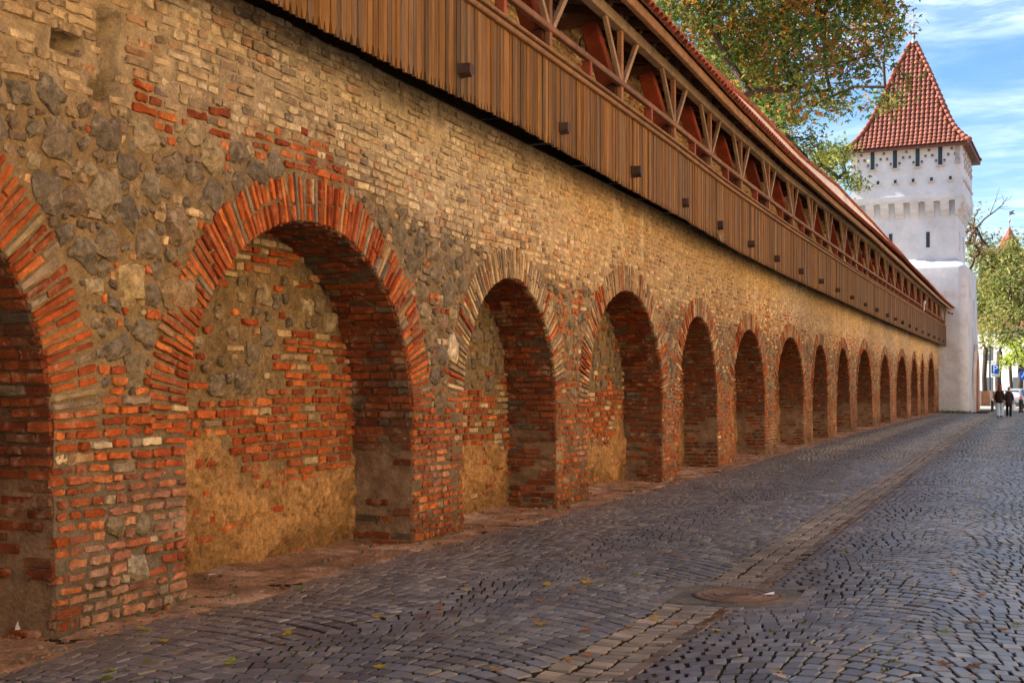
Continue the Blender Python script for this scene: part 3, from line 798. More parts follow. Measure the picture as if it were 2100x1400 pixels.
# bed of dark sand in the joints
def bedcol(X, Y):
    n = fbm(X, Y, 0*X, 1.3, 3, 3)[..., None]
    g = np.exp(-((X-GUT(Y)-.46)/.17)**4)[..., None]*(sstep(-.25, .1, fbm(X*3, Y, 0*X, 1.1, 2, 6)))[..., None]
    return (np.array((.030, .021, .014))*(1+.5*n))*(1-g) + np.array((.15, .095, .055))*g
def bedz(X, Y):
    g = .95*np.exp(-((X-GUT(Y)-.45)/.09)**2)*sstep(.0, .35, fbm(X*3, Y, 0*X, 1.1, 2, 6))
    return ground_z(X, Y) - .006 + .012*g + .003*fbm(X, Y, 0*X, 14, 2, 4)
road = sheet('cobbled_street', np.concatenate([np.arange(-.2, 7.6, .08)]), np.concatenate([np.arange(1, 30, .08), np.arange(30, 100, .4)]), bedz, bedcol, M_DIRT)
tag(road, 'cobbled street of small dark setts laid in arcs with a stone gutter', 'street', kind='structure')
# beaten earth along the foot of the wall and inside the niches
def dirtz(X, Y):
    e = dirt_edge(Y)
    w = 1 - sstep(-.02, .10, X - wx(Y) - e)
    return ground_z(X, Y) + .004*w - .05*(1-w) + w*(.026*fbm(X, Y, 0*X, 3, 3, 41) + .012*fbm(X, Y, 0*X, 16, 3, 42)) + .04*np.exp(-np.maximum(X-wx(Y)+.66, 0)/.12)*w
def dirtcol(X, Y):
    n = fbm(X, Y, 0*X, 1.8, 3, 13)[..., None]; k = fbm(X, Y, 0*X, 9, 2, 15)[..., None]
    return np.array((.36, .20, .115))*(1+.35*n+.25*k) + np.array((.22, .17, .13))*sstep(.15, .55, fbm(X, Y, 0*X, 2.2, 3, 19))[..., None]
ys = np.concatenate([np.arange(2, 20, .035), np.arange(20, 40, .1), np.arange(40, 84, .3)])
xs = np.concatenate([np.arange(-.85, .75, .04)])
X, Y = np.meshgrid(xs, ys, indexing='ij'); n1, n2 = X.shape
i, j = np.meshgrid(np.arange(n1-1), np.arange(n2-1), indexing='ij')
XX = X + wx(Y)
dirt = quads('dirt_path', np.stack([XX, Y, dirtz(XX, Y)], -1).reshape(-1, 3), np.stack([i*n2+j, (i+1)*n2+j, (i+1)*n2+j+1, i*n2+j+1], -1).reshape(-1, 4), M_DIRT, None, dirtcol(XX, Y).reshape(-1, 3), True)
tag(dirt, 'strip of reddish trodden earth along the foot of the brick wall', 'earth', kind='structure')

# ---- the setts
cob = Blocks()
CO, CU, CV, CN, CW, CH, CC = [], [], [], [], [], [], []
P_ = 1.30
COBC = [(.108,.120,.146), (.088,.098,.122), (.134,.145,.166), (.122,.122,.130), (.076,.084,.104), (.155,.155,.160)]
def in_manhole(x, y): return abs(x-3.46) < .42 and abs(y-8.95) < .42
def put(x, y, ang, w, h, c):
    CO.append((x, y)); CU.append((math.cos(ang), math.sin(ang))); CW.append(w); CH.append(h); CC.append(c)
def arcs(xa_f, xb_f, y0, y1, ncol, seed):
    r = random.Random(seed)
    for cidx in range(ncol):
        ph = r.uniform(0, .1); y = y0 - .8 + ph
        while y < y1+.4:
            big = 1.0 if y < 45 else 1.25
            hh = r.uniform(.118, .150)*big
            u = 0.0
            while u < 1:
                wloc = r.uniform(.075, .120)*big
                xa, xb = xa_f(y), xb_f(y); Wd = (xb-xa)/ncol
                du = wloc/Wd
                if 1-(u+du) < .05/Wd: du = 1-u
                um = u+du/2
                A = .15*Wd/1.3
                yy = y + A*(1-(2*um-1)**2) + .04*math.sin(y*1.3+um*2+seed)+.03*math.sin(y*2.9+cidx*2) ; sl = math.atan2(-A*4*(2*um-1)/Wd, 1)
                x = xa + (cidx+um)*Wd + .10*math.sin(y*2.3+seed)*math.sin(PI*(cidx+um)/ncol)
                sh_ = .8 + .2*math.cos(sl)
                if y0 < yy < y1 and x > float(wx(yy)) + float(dirt_edge(yy)) - .06 and not in_manhole(x, yy):
                    put(x, yy, sl + r.gauss(0, .03), du*Wd/max(.6, math.cos(sl))-.010, hh*math.cos(sl)**.8-.009, COBC[int(r.random()**1.3*6)])
                u += du
            y += hh
arcs(lambda y: -.05, lambda y: float(GUT(y))-.005, 2.2, 81, 2, 3)
arcs(lambda y: float(GUT(y))+.53, lambda y: 7.55, 2.2, 100, 3, 5)
# gutter: three columns of slabs set on edge, lighter brownish stone
gw = [(.072, .14), (.218, .145), (.362, .135)]
for q, (ox, w) in enumerate(gw):
    y = 2.2
    while y < 90:
        h = random.uniform(.07, .12)*(1 if y < 40 else 1.6)
        x = float(GUT(y))+ox+.0+ (.0)
        if not in_manhole(x, y): put(x + random.uniform(-.012, .012), y, random.gauss(0, .035), w-.010+random.uniform(-.008, .006), h-.009, random.choice([(.22,.185,.15), (.19,.165,.14), (.25,.205,.16), (.165,.15,.135)]))
        y += h
y = 2.2
while y < 90:      # one row of setts lining the far side of the gutter, often buried
    h = random.uniform(.13, .19); x = float(GUT(y))+.475
    if not in_manhole(x, y) and random.random() < .85: put(x, y, random.gauss(0, .06), .095, h-.015, (.14, .115, .095))
    y += h
# frame of setts round the manhole
for s in np.linspace(-.52, .52, 8):
    for (x, y) in ((3.46+s, 8.95-.485), (3.46+s, 8.95+.485)): put(x, y, 0, .135, .115, (.15, .135, .125))
for s in np.linspace(-.36, .36, 6):
    for (x, y) in ((3.46-.475, 8.95+s), (3.46+.475, 8.95+s)): put(x, y, 0, .105, .13, (.16, .14, .12))
CO, CU, CW, CH, CC = map(np.array, (CO, CU, CW, CH, CC))
n = len(CO); zc = ground_z(CO[:, 0], CO[:, 1])
e = .05
nx = -(ground_z(CO[:, 0]+e, CO[:, 1])-zc)/e; ny = -(ground_z(CO[:, 0], CO[:, 1]+e)-zc)/e
tx, ty = rng.randn(n)*.016, rng.randn(n)*.016
N_ = np.stack([nx+tx, ny+ty, np.ones(n)], -1); N_ /= np.linalg.norm(N_, axis=1)[:, None]
U = np.concatenate([CU, np.zeros((n, 1))], 1); U -= N_*np.einsum('ij,ij->i', U, N_)[:, None]; U /= np.linalg.norm(U, axis=1)[:, None]
V = np.cross(N_, U)
o = np.concatenate([CO, zc[:, None]-.002], 1)
warm = np.exp(-np.maximum(CO[:, 0]-.4, 0)/.5)[:, None]     # earth trodden over the setts next to the dirt strip
CC = CC*(1-.45*warm) + np.array((.24, .15, .095))*.45*warm
CC = CC*(1+.13*rng.randn(n, 1))*(1+.35*fbm(CO[:, 0], CO[:, 1], 0*zc, .6, 3, 66)[:, None])
for lo, hi, na, nb in ((0, 27, 6, 6), (27, 200, 4, 4)):
    m = (CO[:, 1] >= lo) & (CO[:, 1] < hi)
    cob.add(o[m], U[m], V[m], N_[m], CW[m], CH[m], .004+.004*rng.rand(m.sum()), CC[m], na, nb, inset=.004, sink=.03, jit=.02, corner=.9, cvar=.05, dome=.35)
cob.build('setts', M_COBBLE, road)

# kerb, pavement and lane on the right, beyond the edge of the picture
pv = MB()
pv.box((7.62, -10, -.1), (7.78, 104, .13), (.30, .28, .26)); pv.box((7.785, -10, -.1), (11.9, 104, .115), (.30, .27, .23))
tag(pv.build('pavement', M_PLASTER), 'stone kerb and pavement on the far side of the street', 'pavement', kind='structure')
# paved square behind the tower
pq = MB(); pq.box((-3, 100.3, -.15), (40, 135, .0), (.30, .28, .25))
tag(pq.build('paved_square', M_PLASTER), 'sunlit pale paved square behind the tower', 'square', kind='structure')

# ---- manhole
mh = empty('manhole_cover', (3.46, 8.95, float(ground_z(3.46, 8.95)) + .004)); tag(mh, 'round rusty iron manhole cover set beside the stone gutter', 'manhole')
b = MB(); b.box((-.43, -.43, -.06), (.43, .43, .006), (.165, .155, .145)); b.build('concrete_surround', M_DIRT, mh)
b = MB(); b.lathe([(.325, .004), (.325, .016), (.30, .018), (.298, .014), (0.001, .014)], (0, 0, 0), 48, (.15, .095, .065))
for r_, h in ((.25, .004), (.17, .004), (.09, .004)):
    b.tube([(r_*math.cos(a), r_*math.sin(a), .014) for a in np.linspace(0, 2*PI, 49)], .010, 6, (.13, .08, .055))
for a in np.linspace(0, 2*PI, 60, endpoint=False):
    b.box((.31*math.cos(a)-.008, .31*math.sin(a)-.008, .0), (.31*math.cos(a)+.008, .31*math.sin(a)+.008, .020), (.10, .07, .05))
for q in range(5): b.box((-.07, -.055+q*.025, .012), (.07, -.045+q*.025, .019), (.10, .075, .06))
b.build('cover', mat('rusty_iron', None, .35, 8, 40, .3, .004, 60, .7, spec=.3), mh)
# ================================================================== TOWER
TC = (-1.13, 87.06); TROT = -R(2.9)
tw = empty('wall_tower', (TC[0], TC[1], 0), TROT)
tag(tw, 'tall white plastered square tower with bell-shaped red tiled roof at the end of the wall', 'tower')
PLC = (.57, .59, .625)
def sq_stage(rings, n=10, jit=.02, seed=1, top=False, col=PLC):
    """square rings (half size, height) as a closed surface, slightly uneven"""
    vs, fs, cs = [], [], []; m = n*4
    for (h, z) in rings:
        for k in range(4):
            for q in range(n):
                t = -1+2*q/n
                p = [(t, -1), (1, t), (-t, 1), (-1, -t)][k]
                vs.append([p[0]*h, p[1]*h, z])
    vs = np.array(vs); 
    d = jit*fbm(vs[:, 0], vs[:, 1], vs[:, 2], .7, 3, seed)
    vs[:, 0] += d*np.sign(vs[:, 0]); vs[:, 1] += d*np.sign(vs[:, 1])
    for r_ in range(len(rings)-1):
        for q in range(m): fs.append([r_*m+q, r_*m+(q+1) % m, (r_+1)*m+(q+1) % m, (r_+1)*m+q])
    if top: fs.append(list(range((len(rings)-1)*m, len(rings)*m)))
    b = MB(); b.add(vs, fs, col); return b
zz = list(np.linspace(-.2, 9.3, 14))
sq_stage([(3.86-.016*z, z) for z in zz] + [(3.69, 9.42), (3.62, 9.5), (3.06, 9.98)], 14, .07, 3).build('lower_stage', M_PLASTER, tw, True)
sq_stage([(3.055, z) for z in np.linspace(9.9, 14.0, 8)], 10, .02, 5).build('shaft', M_WHITE, tw)
sq_stage([(3.05, 13.72), (3.38, 13.72), (3.52, 13.86), (3.55, 14.1), (3.50, 14.5), (3.45, 14.9), (3.45, 16), (3.45, 17.4)], 10, .012, 6, True).build('parapet', M_WHITE, tw)
def face_m(k): return Matrix.Rotation(k*PI/2, 4, 'Z')
DKC, SILL, BRK = (.018, .035, .05), (.50, .43, .40), (.36, .30, .29)
def win(name, k, x, z, w, h, off, sill=True, parent=tw):
    M = face_m(k); b = MB()
    b.box((x-w/2, -off-.012, z), (x+w/2, -off+.05, z+h), DKC, M); o = b.build(name, M_PAINT, parent)
    f = MB(); t = .035
    for (a, c, e, g) in ((x-w/2-t, x-w/2, z, z+h), (x+w/2, x+w/2+t, z, z+h)): f.box((a, -off-.05, e), (c, -off+.05, g), PLC, M)
    f.box((x-w/2-t, -off-.05, z+h), (x+w/2+t, -off+.05, z+h+t), PLC, M)
    f.build('frame', M_WHITE, o)
    if sill:
        s = MB(); s.box((x-w/2-.10, -off-.12, z-.13), (x+w/2+.10, -off+.05, z-.002), SILL, M); s.build('sill', M_PLASTER, o)
for k in (0, 1):
    for x in (-2.15, -.72, .70, 2.10): win('window', k, x, 16.0, .27, 1.22, 3.45)
    for x in (-2.9, -1.8, -.7, .42, 1.56, 2.72): win('loophole', k, x, 15.0, .18, .24, 3.45)
    M = face_m(k)
    for xc in (-2.88, -1.43, 0, 1.40, 2.80):
        for dx, dz in ((0, 0), (-.21, -.36), (.21, -.36), (-.44, -.72), (.44, -.72)):
            x, z = xc+dx, 16.98+dz
            if abs(x) > 3.3: continue
            pb = MB(); pb.box((x-.075, -3.53, z-.10), (x+.075, -3.4, z-.035), SILL, M); pb.box((x-.07, -3.47, z-.033), (x+.07, -3.4, z+.12), (.09, .10, .12), M); pb.build('stepped_bracket', M_PLASTER, tw)
    for q in range(8):
        x = -3.30 + q*6.6/7; M = face_m(k)
        prof = [(3.0, 12.72), (3.10, 12.74), (3.16, 12.84), (3.16, 13.02), (3.20, 13.06), (3.29, 13.08), (3.34, 13.2), (3.34, 13.40), (3.38, 13.44), (3.45, 13.5), (3.50, 13.6), (3.50, 13.85), (3.0, 13.85)]
        b = MB(); n = len(prof); w = .27
        vs = [M @ Vector((x-w, -a, z)) for a, z in prof] + [M @ Vector((x+w, -a, z)) for a, z in prof]
        b.add(vs, [list(range(n)), list(range(n, 2*n))[::-1]] + [[i, n+i, n+(i+1) % n, (i+1) % n] for i in range(n)], (.54, .54, .55))
        b.build('corbel', M_WHITE, tw)
    # shallow arches closing the gaps between corbels
    ar = MB()
    for q in range(7):
        xa, xb = -3.30 + q*6.6/7 + .27, -3.30 + (q+1)*6.6/7 - .27
        for t in range(4):
            u0 = xa+(xb-xa)*t/4; u1 = xa+(xb-xa)*(t+1)/4; um = ((u0+u1)/2-(xa+xb)/2)/((xb-xa)/2)
            ar.box((u0, -3.47, 13.66+.07*(1-um*um)), (u1, -3.3, 13.9), PLC, M)
    ar.build('corbel_arches', M_WHITE, tw)
for x in (1.30, -1.05): win('arrow_slit', 0, x, 10.75, .24, 1.02, 3.06, False)
for x in (-1.2, 1.2): win('arrow_slit', 1, x, 10.7, .2, 1.1, 3.06, False)
win('arrow_slit', 1, 1.0, 6.0, .2, 1.5, 3.76, False)
# corner pilaster bit catching light on the left end of the parapet
b = MB(); b.box((-3.56, -3.60, 14.75), (-3.12, -3.44, 17.35), PLC); b.build('corner_pier', M_WHITE, tw, bevel=.03)
b = MB(); b.box((3.0, -3.54, 16.0), (3.30, -3.44, 16.25), (.42, .36, .34)); b.box((3.02, -3.475, 16.26), (3.28, -3.44, 17.3), (.30, .31, .33)); b.build('corner_opening', M_PLASTER, tw)
# pointed doorway on the street side: brick recess with stone edge
M = face_m(1); b = MB()
def ogive(w, h, n=9):
    L_ = [(-w, 0), (-w, h*.45)]
    for t in np.linspace(0, 1, n)[1:]: L_.append((-w+w*t**1.35, h*.45+h*.55*t**.62))
    return L_ + [(-p, q) for p, q in L_[::-1][1:]]
MF = M @ Matrix.Translation((1.2, -3.85, .0)) @ Matrix.Rotation(PI/2, 4, 'X')
b.prism(ogive(1.35, 4.2), MF, .09, (.40, .12, .05)); dr = b.build('doorway', M_BRICK, tw)
b = MB(); oo, ii = ogive(1.65, 4.6), ogive(1.35, 4.2)
for (p, q, r, s) in zip(oo[:-1], oo[1:], ii[1:], ii[:-1]):
    vs = [MF @ Vector((t[0], t[1], z)) for z in (0, .17) for t in (p, q, r, s)]
    b.add(vs, [(0, 1, 2, 3), (7, 6, 5, 4), (0, 4, 5, 1), (2, 6, 7, 3), (1, 5, 6, 2), (3, 7, 4, 0)], (.70, .58, .50))
b.build('door_surround', M_PLASTER, dr)
# roof
PR = [(3.92, 17.30), (3.50, 17.68), (3.05, 18.22), (2.65, 18.9), (2.32, 19.6), (2.02, 20.35), (1.5, 21.7), (1.0, 22.95), (.5, 24.1), (.12, 24.95)]
ps = np.array([p[0] for p in PR]); pz_ = np.array([p[1] for p in PR])
sq_stage([(3.30, 17.2), (3.96, 17.08), (3.98, 17.24), (3.90, 17.30)], 1, 0, 2, False, (.12, .06, .05)).build('eaves_board', M_TIMBER, tw)
rb = sq_stage([(a-.03, z) for a, z in PR] + [(.01, 25.05)], 1, 0, 1, False, (.26, .08, .05)); troof = rb.build('roof', M_TILE, tw)
arc = np.concatenate([[0], np.cumsum(np.hypot(np.diff(ps), np.diff(pz_)))])
def prof(l): return np.interp(l, arc, ps), np.interp(l, arc, pz_)
tv, tf, tc, nn3 = [], [], [], 0
a7 = np.linspace(PI, 0, 6); cu, su = np.cos(a7), np.sin(a7)
for k in range(4):
    cs, sn = math.cos(k*PI/2), math.sin(k*PI/2)
    for t in np.arange(-3.8, 3.81, .292):
        l = 0.0
        while l < arc[-1]-.1:
            l1 = l + .36
            s0, z0 = prof(l); s1, z1 = prof(min(l1, arc[-1]))
            if abs(t) > s1 - .0: break
            kk = (.75+.5*random.random()); base = np.array((.245, .080, .050))*kk
            for (s_, z_, rad, lf) in ((s0, z0, .15, .075), (s1, z1, .125, .02)):
                tx = t + cu*rad*.95; oy = -(s_ + lf*.6 + su*rad*.75); zq = np.full(6, z_) + lf*.4 + su*rad*.25
                P = np.stack([tx*cs - oy*sn, tx*sn + oy*cs, zq], -1); tv.append(P); tc.append(np.tile(base, (6, 1)))
            i = np.arange(5); tf.append(np.stack([nn3+i, nn3+i+1, nn3+6+i+1, nn3+6+i], -1)); nn3 += 12
            l = l1
quads('roof_tiles', np.concatenate(tv), np.concatenate(tf), M_TILE, troof, np.concatenate(tc), True)
hp = MB()
for k in range(4):
    sx, sy = [(1, -1), (1, 1), (-1, 1), (-1, -1)][k]
    l = 0
    while l < arc[-1]-.05:
        s0, z0 = prof(l); s1, z1 = prof(min(l+.40, arc[-1])); kk = .8+.4*random.random()
        hp.tube([(sx*(s0+.05), sy*(s0+.05), z0+.11), (sx*(s1+.02), sy*(s1+.02), z1+.06)], [.15, .115], 7, (.27*kk, .085*kk, .055*kk)); l += .37
hp.build('hip_tiles', M_TILE, troof, True)
b = MB(); b.lathe([(.20, 24.85), (.13, 25.0), (.07, 25.2), (.04, 25.5), (.03, 25.9), (.03, 26.0), (.11, 26.06), (.15, 26.18), (.11, 26.3), (.02, 26.36), (.015, 27.3)], (0, 0, 0), 12, (.35, .37, .40)); fin = b.build('finial', M_METAL, tw, True)
b = MB(); b.prism([(0, 0), (0, .5), (-.10, .62), (-.16, .44), (-.42, .55), (-.36, .30), (-.44, .05), (-.2, .12)], Matrix.Translation((0, .01, 26.55)) @ Matrix.Rotation(PI/2, 4, 'X'), .02, (.85, .86, .88)); b.build('weathervane', M_PAINT, fin)

# ================================================================== TREES
class Leaves:
    def __init__(self): self.P, self.S, self.C, self.D = [], [], [], []
    def cluster(self, c, n, r, size, pal, droop=.25):
        p = rng.randn(n, 3)*np.array((r, r, r*.75)) + np.array(c); self.P.append(p)
        self.S.append(size*rng.uniform(.6, 1.25, n)); k = pal[rng.randint(len(pal))]
        alt = np.array(pal)[rng.randint(len(pal), size=n)]; m = (rng.rand(n, 1) < .42)
        self.C.append(np.where(m, alt, np.array(k))*rng.uniform(.65, 1.35, (n, 1)))
    def build(self, name, parent):
        P, S, C = np.concatenate(self.P), np.concatenate(self.S), np.concatenate(self.C); n = len(P)
        nv = rng.randn(n, 3) + np.array((0, 0, .7)); nv /= np.linalg.norm(nv, axis=1)[:, None]
        u = np.cross(nv, rng.randn(n, 3)); u /= np.linalg.norm(u, axis=1)[:, None]+1e-9; v = np.cross(nv, u)
        # three pointed lobes, folded a little
        L = np.array([(0, 0, 0), (.22, .42, .05), (0, 1, -.12), (-.22, .42, .05),
                      (0, 0, 0), (.42, .05, .08), (.80, .50, -.06), (.25, .42, .03),
                      (0, 0, 0), (-.25, .42, .03), (-.80, .50, -.06), (-.42, .05, .08)])
        W = P[:, None, :] + S[:, None, None]*(L[None, :, 0:1]*u[:, None] + (L[None, :, 1:2]-.4)*v[:, None] + L[None, :, 2:3]*nv[:, None])
        F = (np.arange(n)[:, None, None]*12 + np.array([[0, 1, 2, 3], [4, 5, 6, 7], [8, 9, 10, 11]])[None]).reshape(-1, 4)
        return quads(name, W.reshape(-1, 3), F, M_LEAF, parent, np.repeat(C, 12, 0))
GREEN, OLIVE, ORNG, YELL, BRWN = (.042, .095, .014), (.13, .16, .02), (.38, .13, .016), (.48, .36, .03), (.22, .09, .018)
BARKC = (.075, .055, .042)
def tree(name, label, base, fork, blobs, pal, nend, nleaf, lsize, spread, r0=.3, group=None, limbs=None, bare=None, root_loc=None):
    """trunk to a fork, then every twig end joins the nearest wood already grown; leaves sit round the twig ends"""
    base = Vector(base); t = empty(name, base); tag(t, label, 'tree', group)
    nodes = [np.array(base), np.array(base)*.5+np.array(fork)*.5 + np.array((random.uniform(-.15, .15), random.uniform(-.15, .15), 0)), np.array(fork, float)]
    par = [-1, 0, 1]
    blobs = np.array(blobs, float); wts = blobs[:, 3]**2.3; wts /= wts.sum()
    for bl in blobs[np.argsort(np.linalg.norm(blobs[:, :3]-np.array(fork), axis=1))]:
        d = np.linalg.norm(np.array(nodes)-bl[:3], axis=1); d[:2] += 50; q = int(np.argmin(d)); p = nodes[q]
        for s in (.35, .7, 1.0):
            nodes.append(p + (bl[:3]-p)*s + rng.randn(3)*.12*np.linalg.norm(bl[:3]-p)*(.5 if s < 1 else .0) + np.array((0, 0, .12*math.sin(s*PI)*np.linalg.norm(bl[:3]-p)))); par.append(q); q = len(nodes)-1
    ends = []
    idx = rng.choice(len(blobs), nend, p=wts)
    dirs = rng.randn(nend, 3); dirs /= np.linalg.norm(dirs, axis=1)[:, None]
    E_ = blobs[idx, :3] + dirs*(blobs[idx, 3]*(rng.rand(nend)**.45))[:, None]*np.array((1, 1, .85))
    E_ = E_[np.argsort(np.linalg.norm(E_-blobs[idx, :3].mean(0), axis=1))]
    for e in E_:
        d = np.linalg.norm(np.array(nodes)-e, axis=1); d[:2] += 50; q = int(np.argmin(d)); p = nodes[q]; l = d[q]
        nodes.append(p*.45+e*.55+rng.randn(3)*.10*l); par.append(q); nodes.append(e); par.append(len(nodes)-2); ends.append(len(nodes)-1)
    # pipe-model radii
    w = np.zeros(len(nodes)); 
    for q in ends: w[q] += 1
    for q in range(len(nodes)-1, 0, -1):
        w[q] = max(w[q], .7); w[par[q]] += w[q]
    rad = r0*(w/w[0])**.46; rad = np.maximum(rad, .008); rad[3:] = np.minimum(rad[3:], .085+.02*(rad[3:] > .085))
    tr, cr = MB(), MB()
    B = np.array(base)
    tr.tube([nodes[0]-B, nodes[1]-B, nodes[2]-B], [rad[0]*1.25, rad[0], rad[2]], 9, BARKC)
    for q in range(3, len(nodes)):
        a = nodes[par[q]]; ra = min(rad[par[q]], rad[q]*1.35)
        tr.tube([a-B, nodes[q]-B], [ra, rad[q]], 5 if rad[q] > .03 else 4, BARKC, cap=False)
    tr.build('trunk', M_BARK, t, True)
    lv = Leaves()
    for q in ends: lv.cluster(nodes[q]-B, nleaf, spread, lsize, pal)
    if bare is None or len(ends): lv.build('crown', t)
    return t
def P3(px, py, dep):
    lat = (px-1050)/2500*dep; c, s = math.cos(YAW), math.sin(YAW)
    return (CAMX - dep*s + lat*c, dep*c + lat*s, 1.5+(798-py)/2500*dep)
def blobs(L, d0, dv):
    return [(*P3(x, y, d0+random.uniform(-dv, dv)), r) for x, y, r in L]
# big maple hanging over the wall
bl = blobs([(1385, 20, 1.3), (1450, 60, 1.6), (1520, 60, 1.9), (1600, 80, 2.0), (1690, 70, 1.9), (1770, 60, 1.5), (1815, 85, .75), (1858, 165, .55), (1815, 205, .55), (1850, 205, .5),
            (1545, 155, 1.4), (1630, 180, 1.3), (1690, 205, .9), (1720, 235, .45), (1610, 240, .8), (1770, 200, .4), (1790, 120, .7), (1740, 130, .8), (1805, 20, .8), (1826, 40, .45),
            (1430, -60, 2.0), (1560, -90, 2.4), (1690, -80, 2.2), (1790, -40, 1.4), (1350, -40, 1.5), (1500, -230, 2.4), (1640, -230, 2.4)], 38, 3.2)
tree('maple_tree', 'large autumn maple with green and orange leaves arching over the gallery roof', (-5.5, 31.5, -.1), (-4.6, 32.6, 7.6), bl,
     [GREEN, GREEN, GREEN, (.06, .11, .015), (.08, .13, .016), OLIVE, ORNG, (.30, .13, .018), BRWN, (.22, .22, .025)], 1000, 26, .14, .30, .18)
bl = blobs([(1560, 190, 1.6), (1600, 260, 1.4), (1640, 310, 1.1), (1690, 330, .9), (1725, 320, .7), (1720, 365, .8), (1745, 385, .55), (1500, 120, 1.8), (1660, 370, 1.0)], 56, 2.5)
tree('linden_tree', 'smaller green tree peeping over the tiled gallery roof below the maple', (-6.0, 50.5, -.1), (-5.4, 51, 6.0), bl,
     [(.06, .11, .015), GREEN, OLIVE, (.22, .24, .03), (.34, .34, .04)], 230, 34, .15, .34, .2)
# trees along the square behind the tower
TP = [(.20, .22, .04), (.32, .27, .07), (.13, .17, .028), (.36, .30, .08), (.07, .11, .02), (.24, .26, .04)]
GRP = None
bl = blobs([(2012, 520, 1.6), (2030, 560, 2.0), (2015, 600, 1.6), (2035, 620, 1.7), (2022, 665, 1.3), (2000, 640, 1.5), (2008, 700, .9)], 116, 2.5)
tree('plane_tree', 'olive autumn tree right beside the white tower, leftmost behind the parking sign', P3(2021, 834, 115), P3(2021, 715, 115), bl, TP, 150, 26, .24, .55, .22)
bl = blobs([(2058, 545, 1.9), (2045, 590, 1.8), (2070, 610, 1.9), (2055, 650, 1.7), (2042, 690, 1.1), (2068, 690, 1.2), (2075, 560, 1.6)], 111, 2.5)
tree('plane_tree', 'tan and green autumn tree whose pale trunk stands behind the parking sign', P3(2051, 834, 109), P3(2050, 720, 109), bl, TP, 170, 26, .24, .55, .25)
bl = blobs([(2098, 540, 2.2), (2112, 590, 2.4), (2095, 640, 1.9), (2125, 640, 2.2), (2100, 690, 1.5), (2085, 500, 1.2), (2140, 560, 2.6)], 114, 3)
tree('plane_tree', 'broad olive tree at the right edge with a leaning brown trunk behind the cars', P3(2088, 836, 107), P3(2096, 720, 109), bl, TP, 190, 26, .24, .55, .27)
bl = blobs([(2078, 735, .7), (2062, 748, .5), (2092, 722, .8), (2050, 758, .4), (2072, 702, .7), (2100, 740, .7)], 101, 1.2)
tree('young_maple', 'young maple with bright lime leaves hanging low above the car', P3(2070, 836, 104), P3(2071, 745, 103), bl, [(.34, .42, .03), (.42, .46, .04), (.22, .32, .03)], 36, 18, .20, .32, .14)
# tree mostly hidden by the tower, a bare branch reaching out
bl = blobs([(1998, 455, .8), (2006, 430, .6), (1996, 500, 1.0), (2010, 520, .9), (1985, 470, 1.2), (2022, 500, .6), (2036, 488, .5)], 98, 1.5)
t = tree('ash_tree', 'sparse brown-leaved tree behind the tower with one bare branch reaching out', P3(1985, 836, 99), P3(1985, 560, 99), bl, [BRWN, (.26, .13, .03), (.10, .12, .03)], 60, 9, .20, .4, .2)
b = MB(); B = Vector(t.location)
def br(pts, r0_, r1_):
    p = [Vector(P3(x, y, 98)) - B for x, y in pts]; b.tube(p, list(np.linspace(r0_, r1_, len(p))), 5, BARKC)
br([(1985, 500), (2000, 470), (2020, 448), (2042, 432), (2056, 420), (2066, 405)], .09, .02)
br([(2030, 440), (2040, 415), (2050, 385)], .035, .01); br([(2042, 432), (2052, 425), (2068, 424)], .03, .01); br([(2056, 420), (2058, 408), (2054, 398)], .025, .01)
br([(2040, 415), (2046, 408), (2060, 402)], .02, .008); br([(2050, 427), (2062, 430), (2074, 426)], .02, .008); br([(2060, 412), (2070, 410), (2075, 400)], .02, .008)
b.build('bare_branch', M_BARK, t, True)

# ================================================================== FAR THINGS
# second tower far behind the trees
ft = empty('distant_tower', P3(2070, 834, 216)); ft.location.z = 0
tag(ft, 'distant tower with a pointed red tiled roof rising above the trees', 'tower')
b = MB(); b.lathe([(4.6, 0), (4.5, 20)], (0, 0, 0), 8, (.60, .52, .44)); b.build('tower_shaft', M_PLASTER, ft)
b = MB(); b.lathe([(5.6, 19.6), (4.5, 21.6), (3.4, 23.8), (2.2, 26.0), (1.0, 28.4), (.1, 30.2)], (0, 0, 0), 8, (.30, .085, .055))
for k in range(64):
    a = 2*PI*k/64; b.tube([(r_*math.cos(a)*.99, r_*math.sin(a)*.99, z) for r_, z in ((5.6, 19.65), (3.4, 23.85), (1.0, 28.45))], [.14, .12, .05], 4, (.36, .11, .07))
rf_ = b.build('roof', M_TILE, ft)
b = MB(); b.lathe([(.12, 30.0), (.05, 30.8), (.22, 31.4), (.05, 31.8), (.03, 33.4)], (0, 0, 0), 8, (.3, .3, .32)); f_ = b.build('finial', M_METAL, ft)
b = MB(); b.prism([(0, 0), (1.0, .2), (.6, .45), (.9, .9), (0, .6)], Matrix.Translation((0, 0, 32.3)) @ Matrix.Rotation(PI/2, 4, 'X'), .05, (.2, .2, .22)); b.build('weathervane', M_METAL, f_)
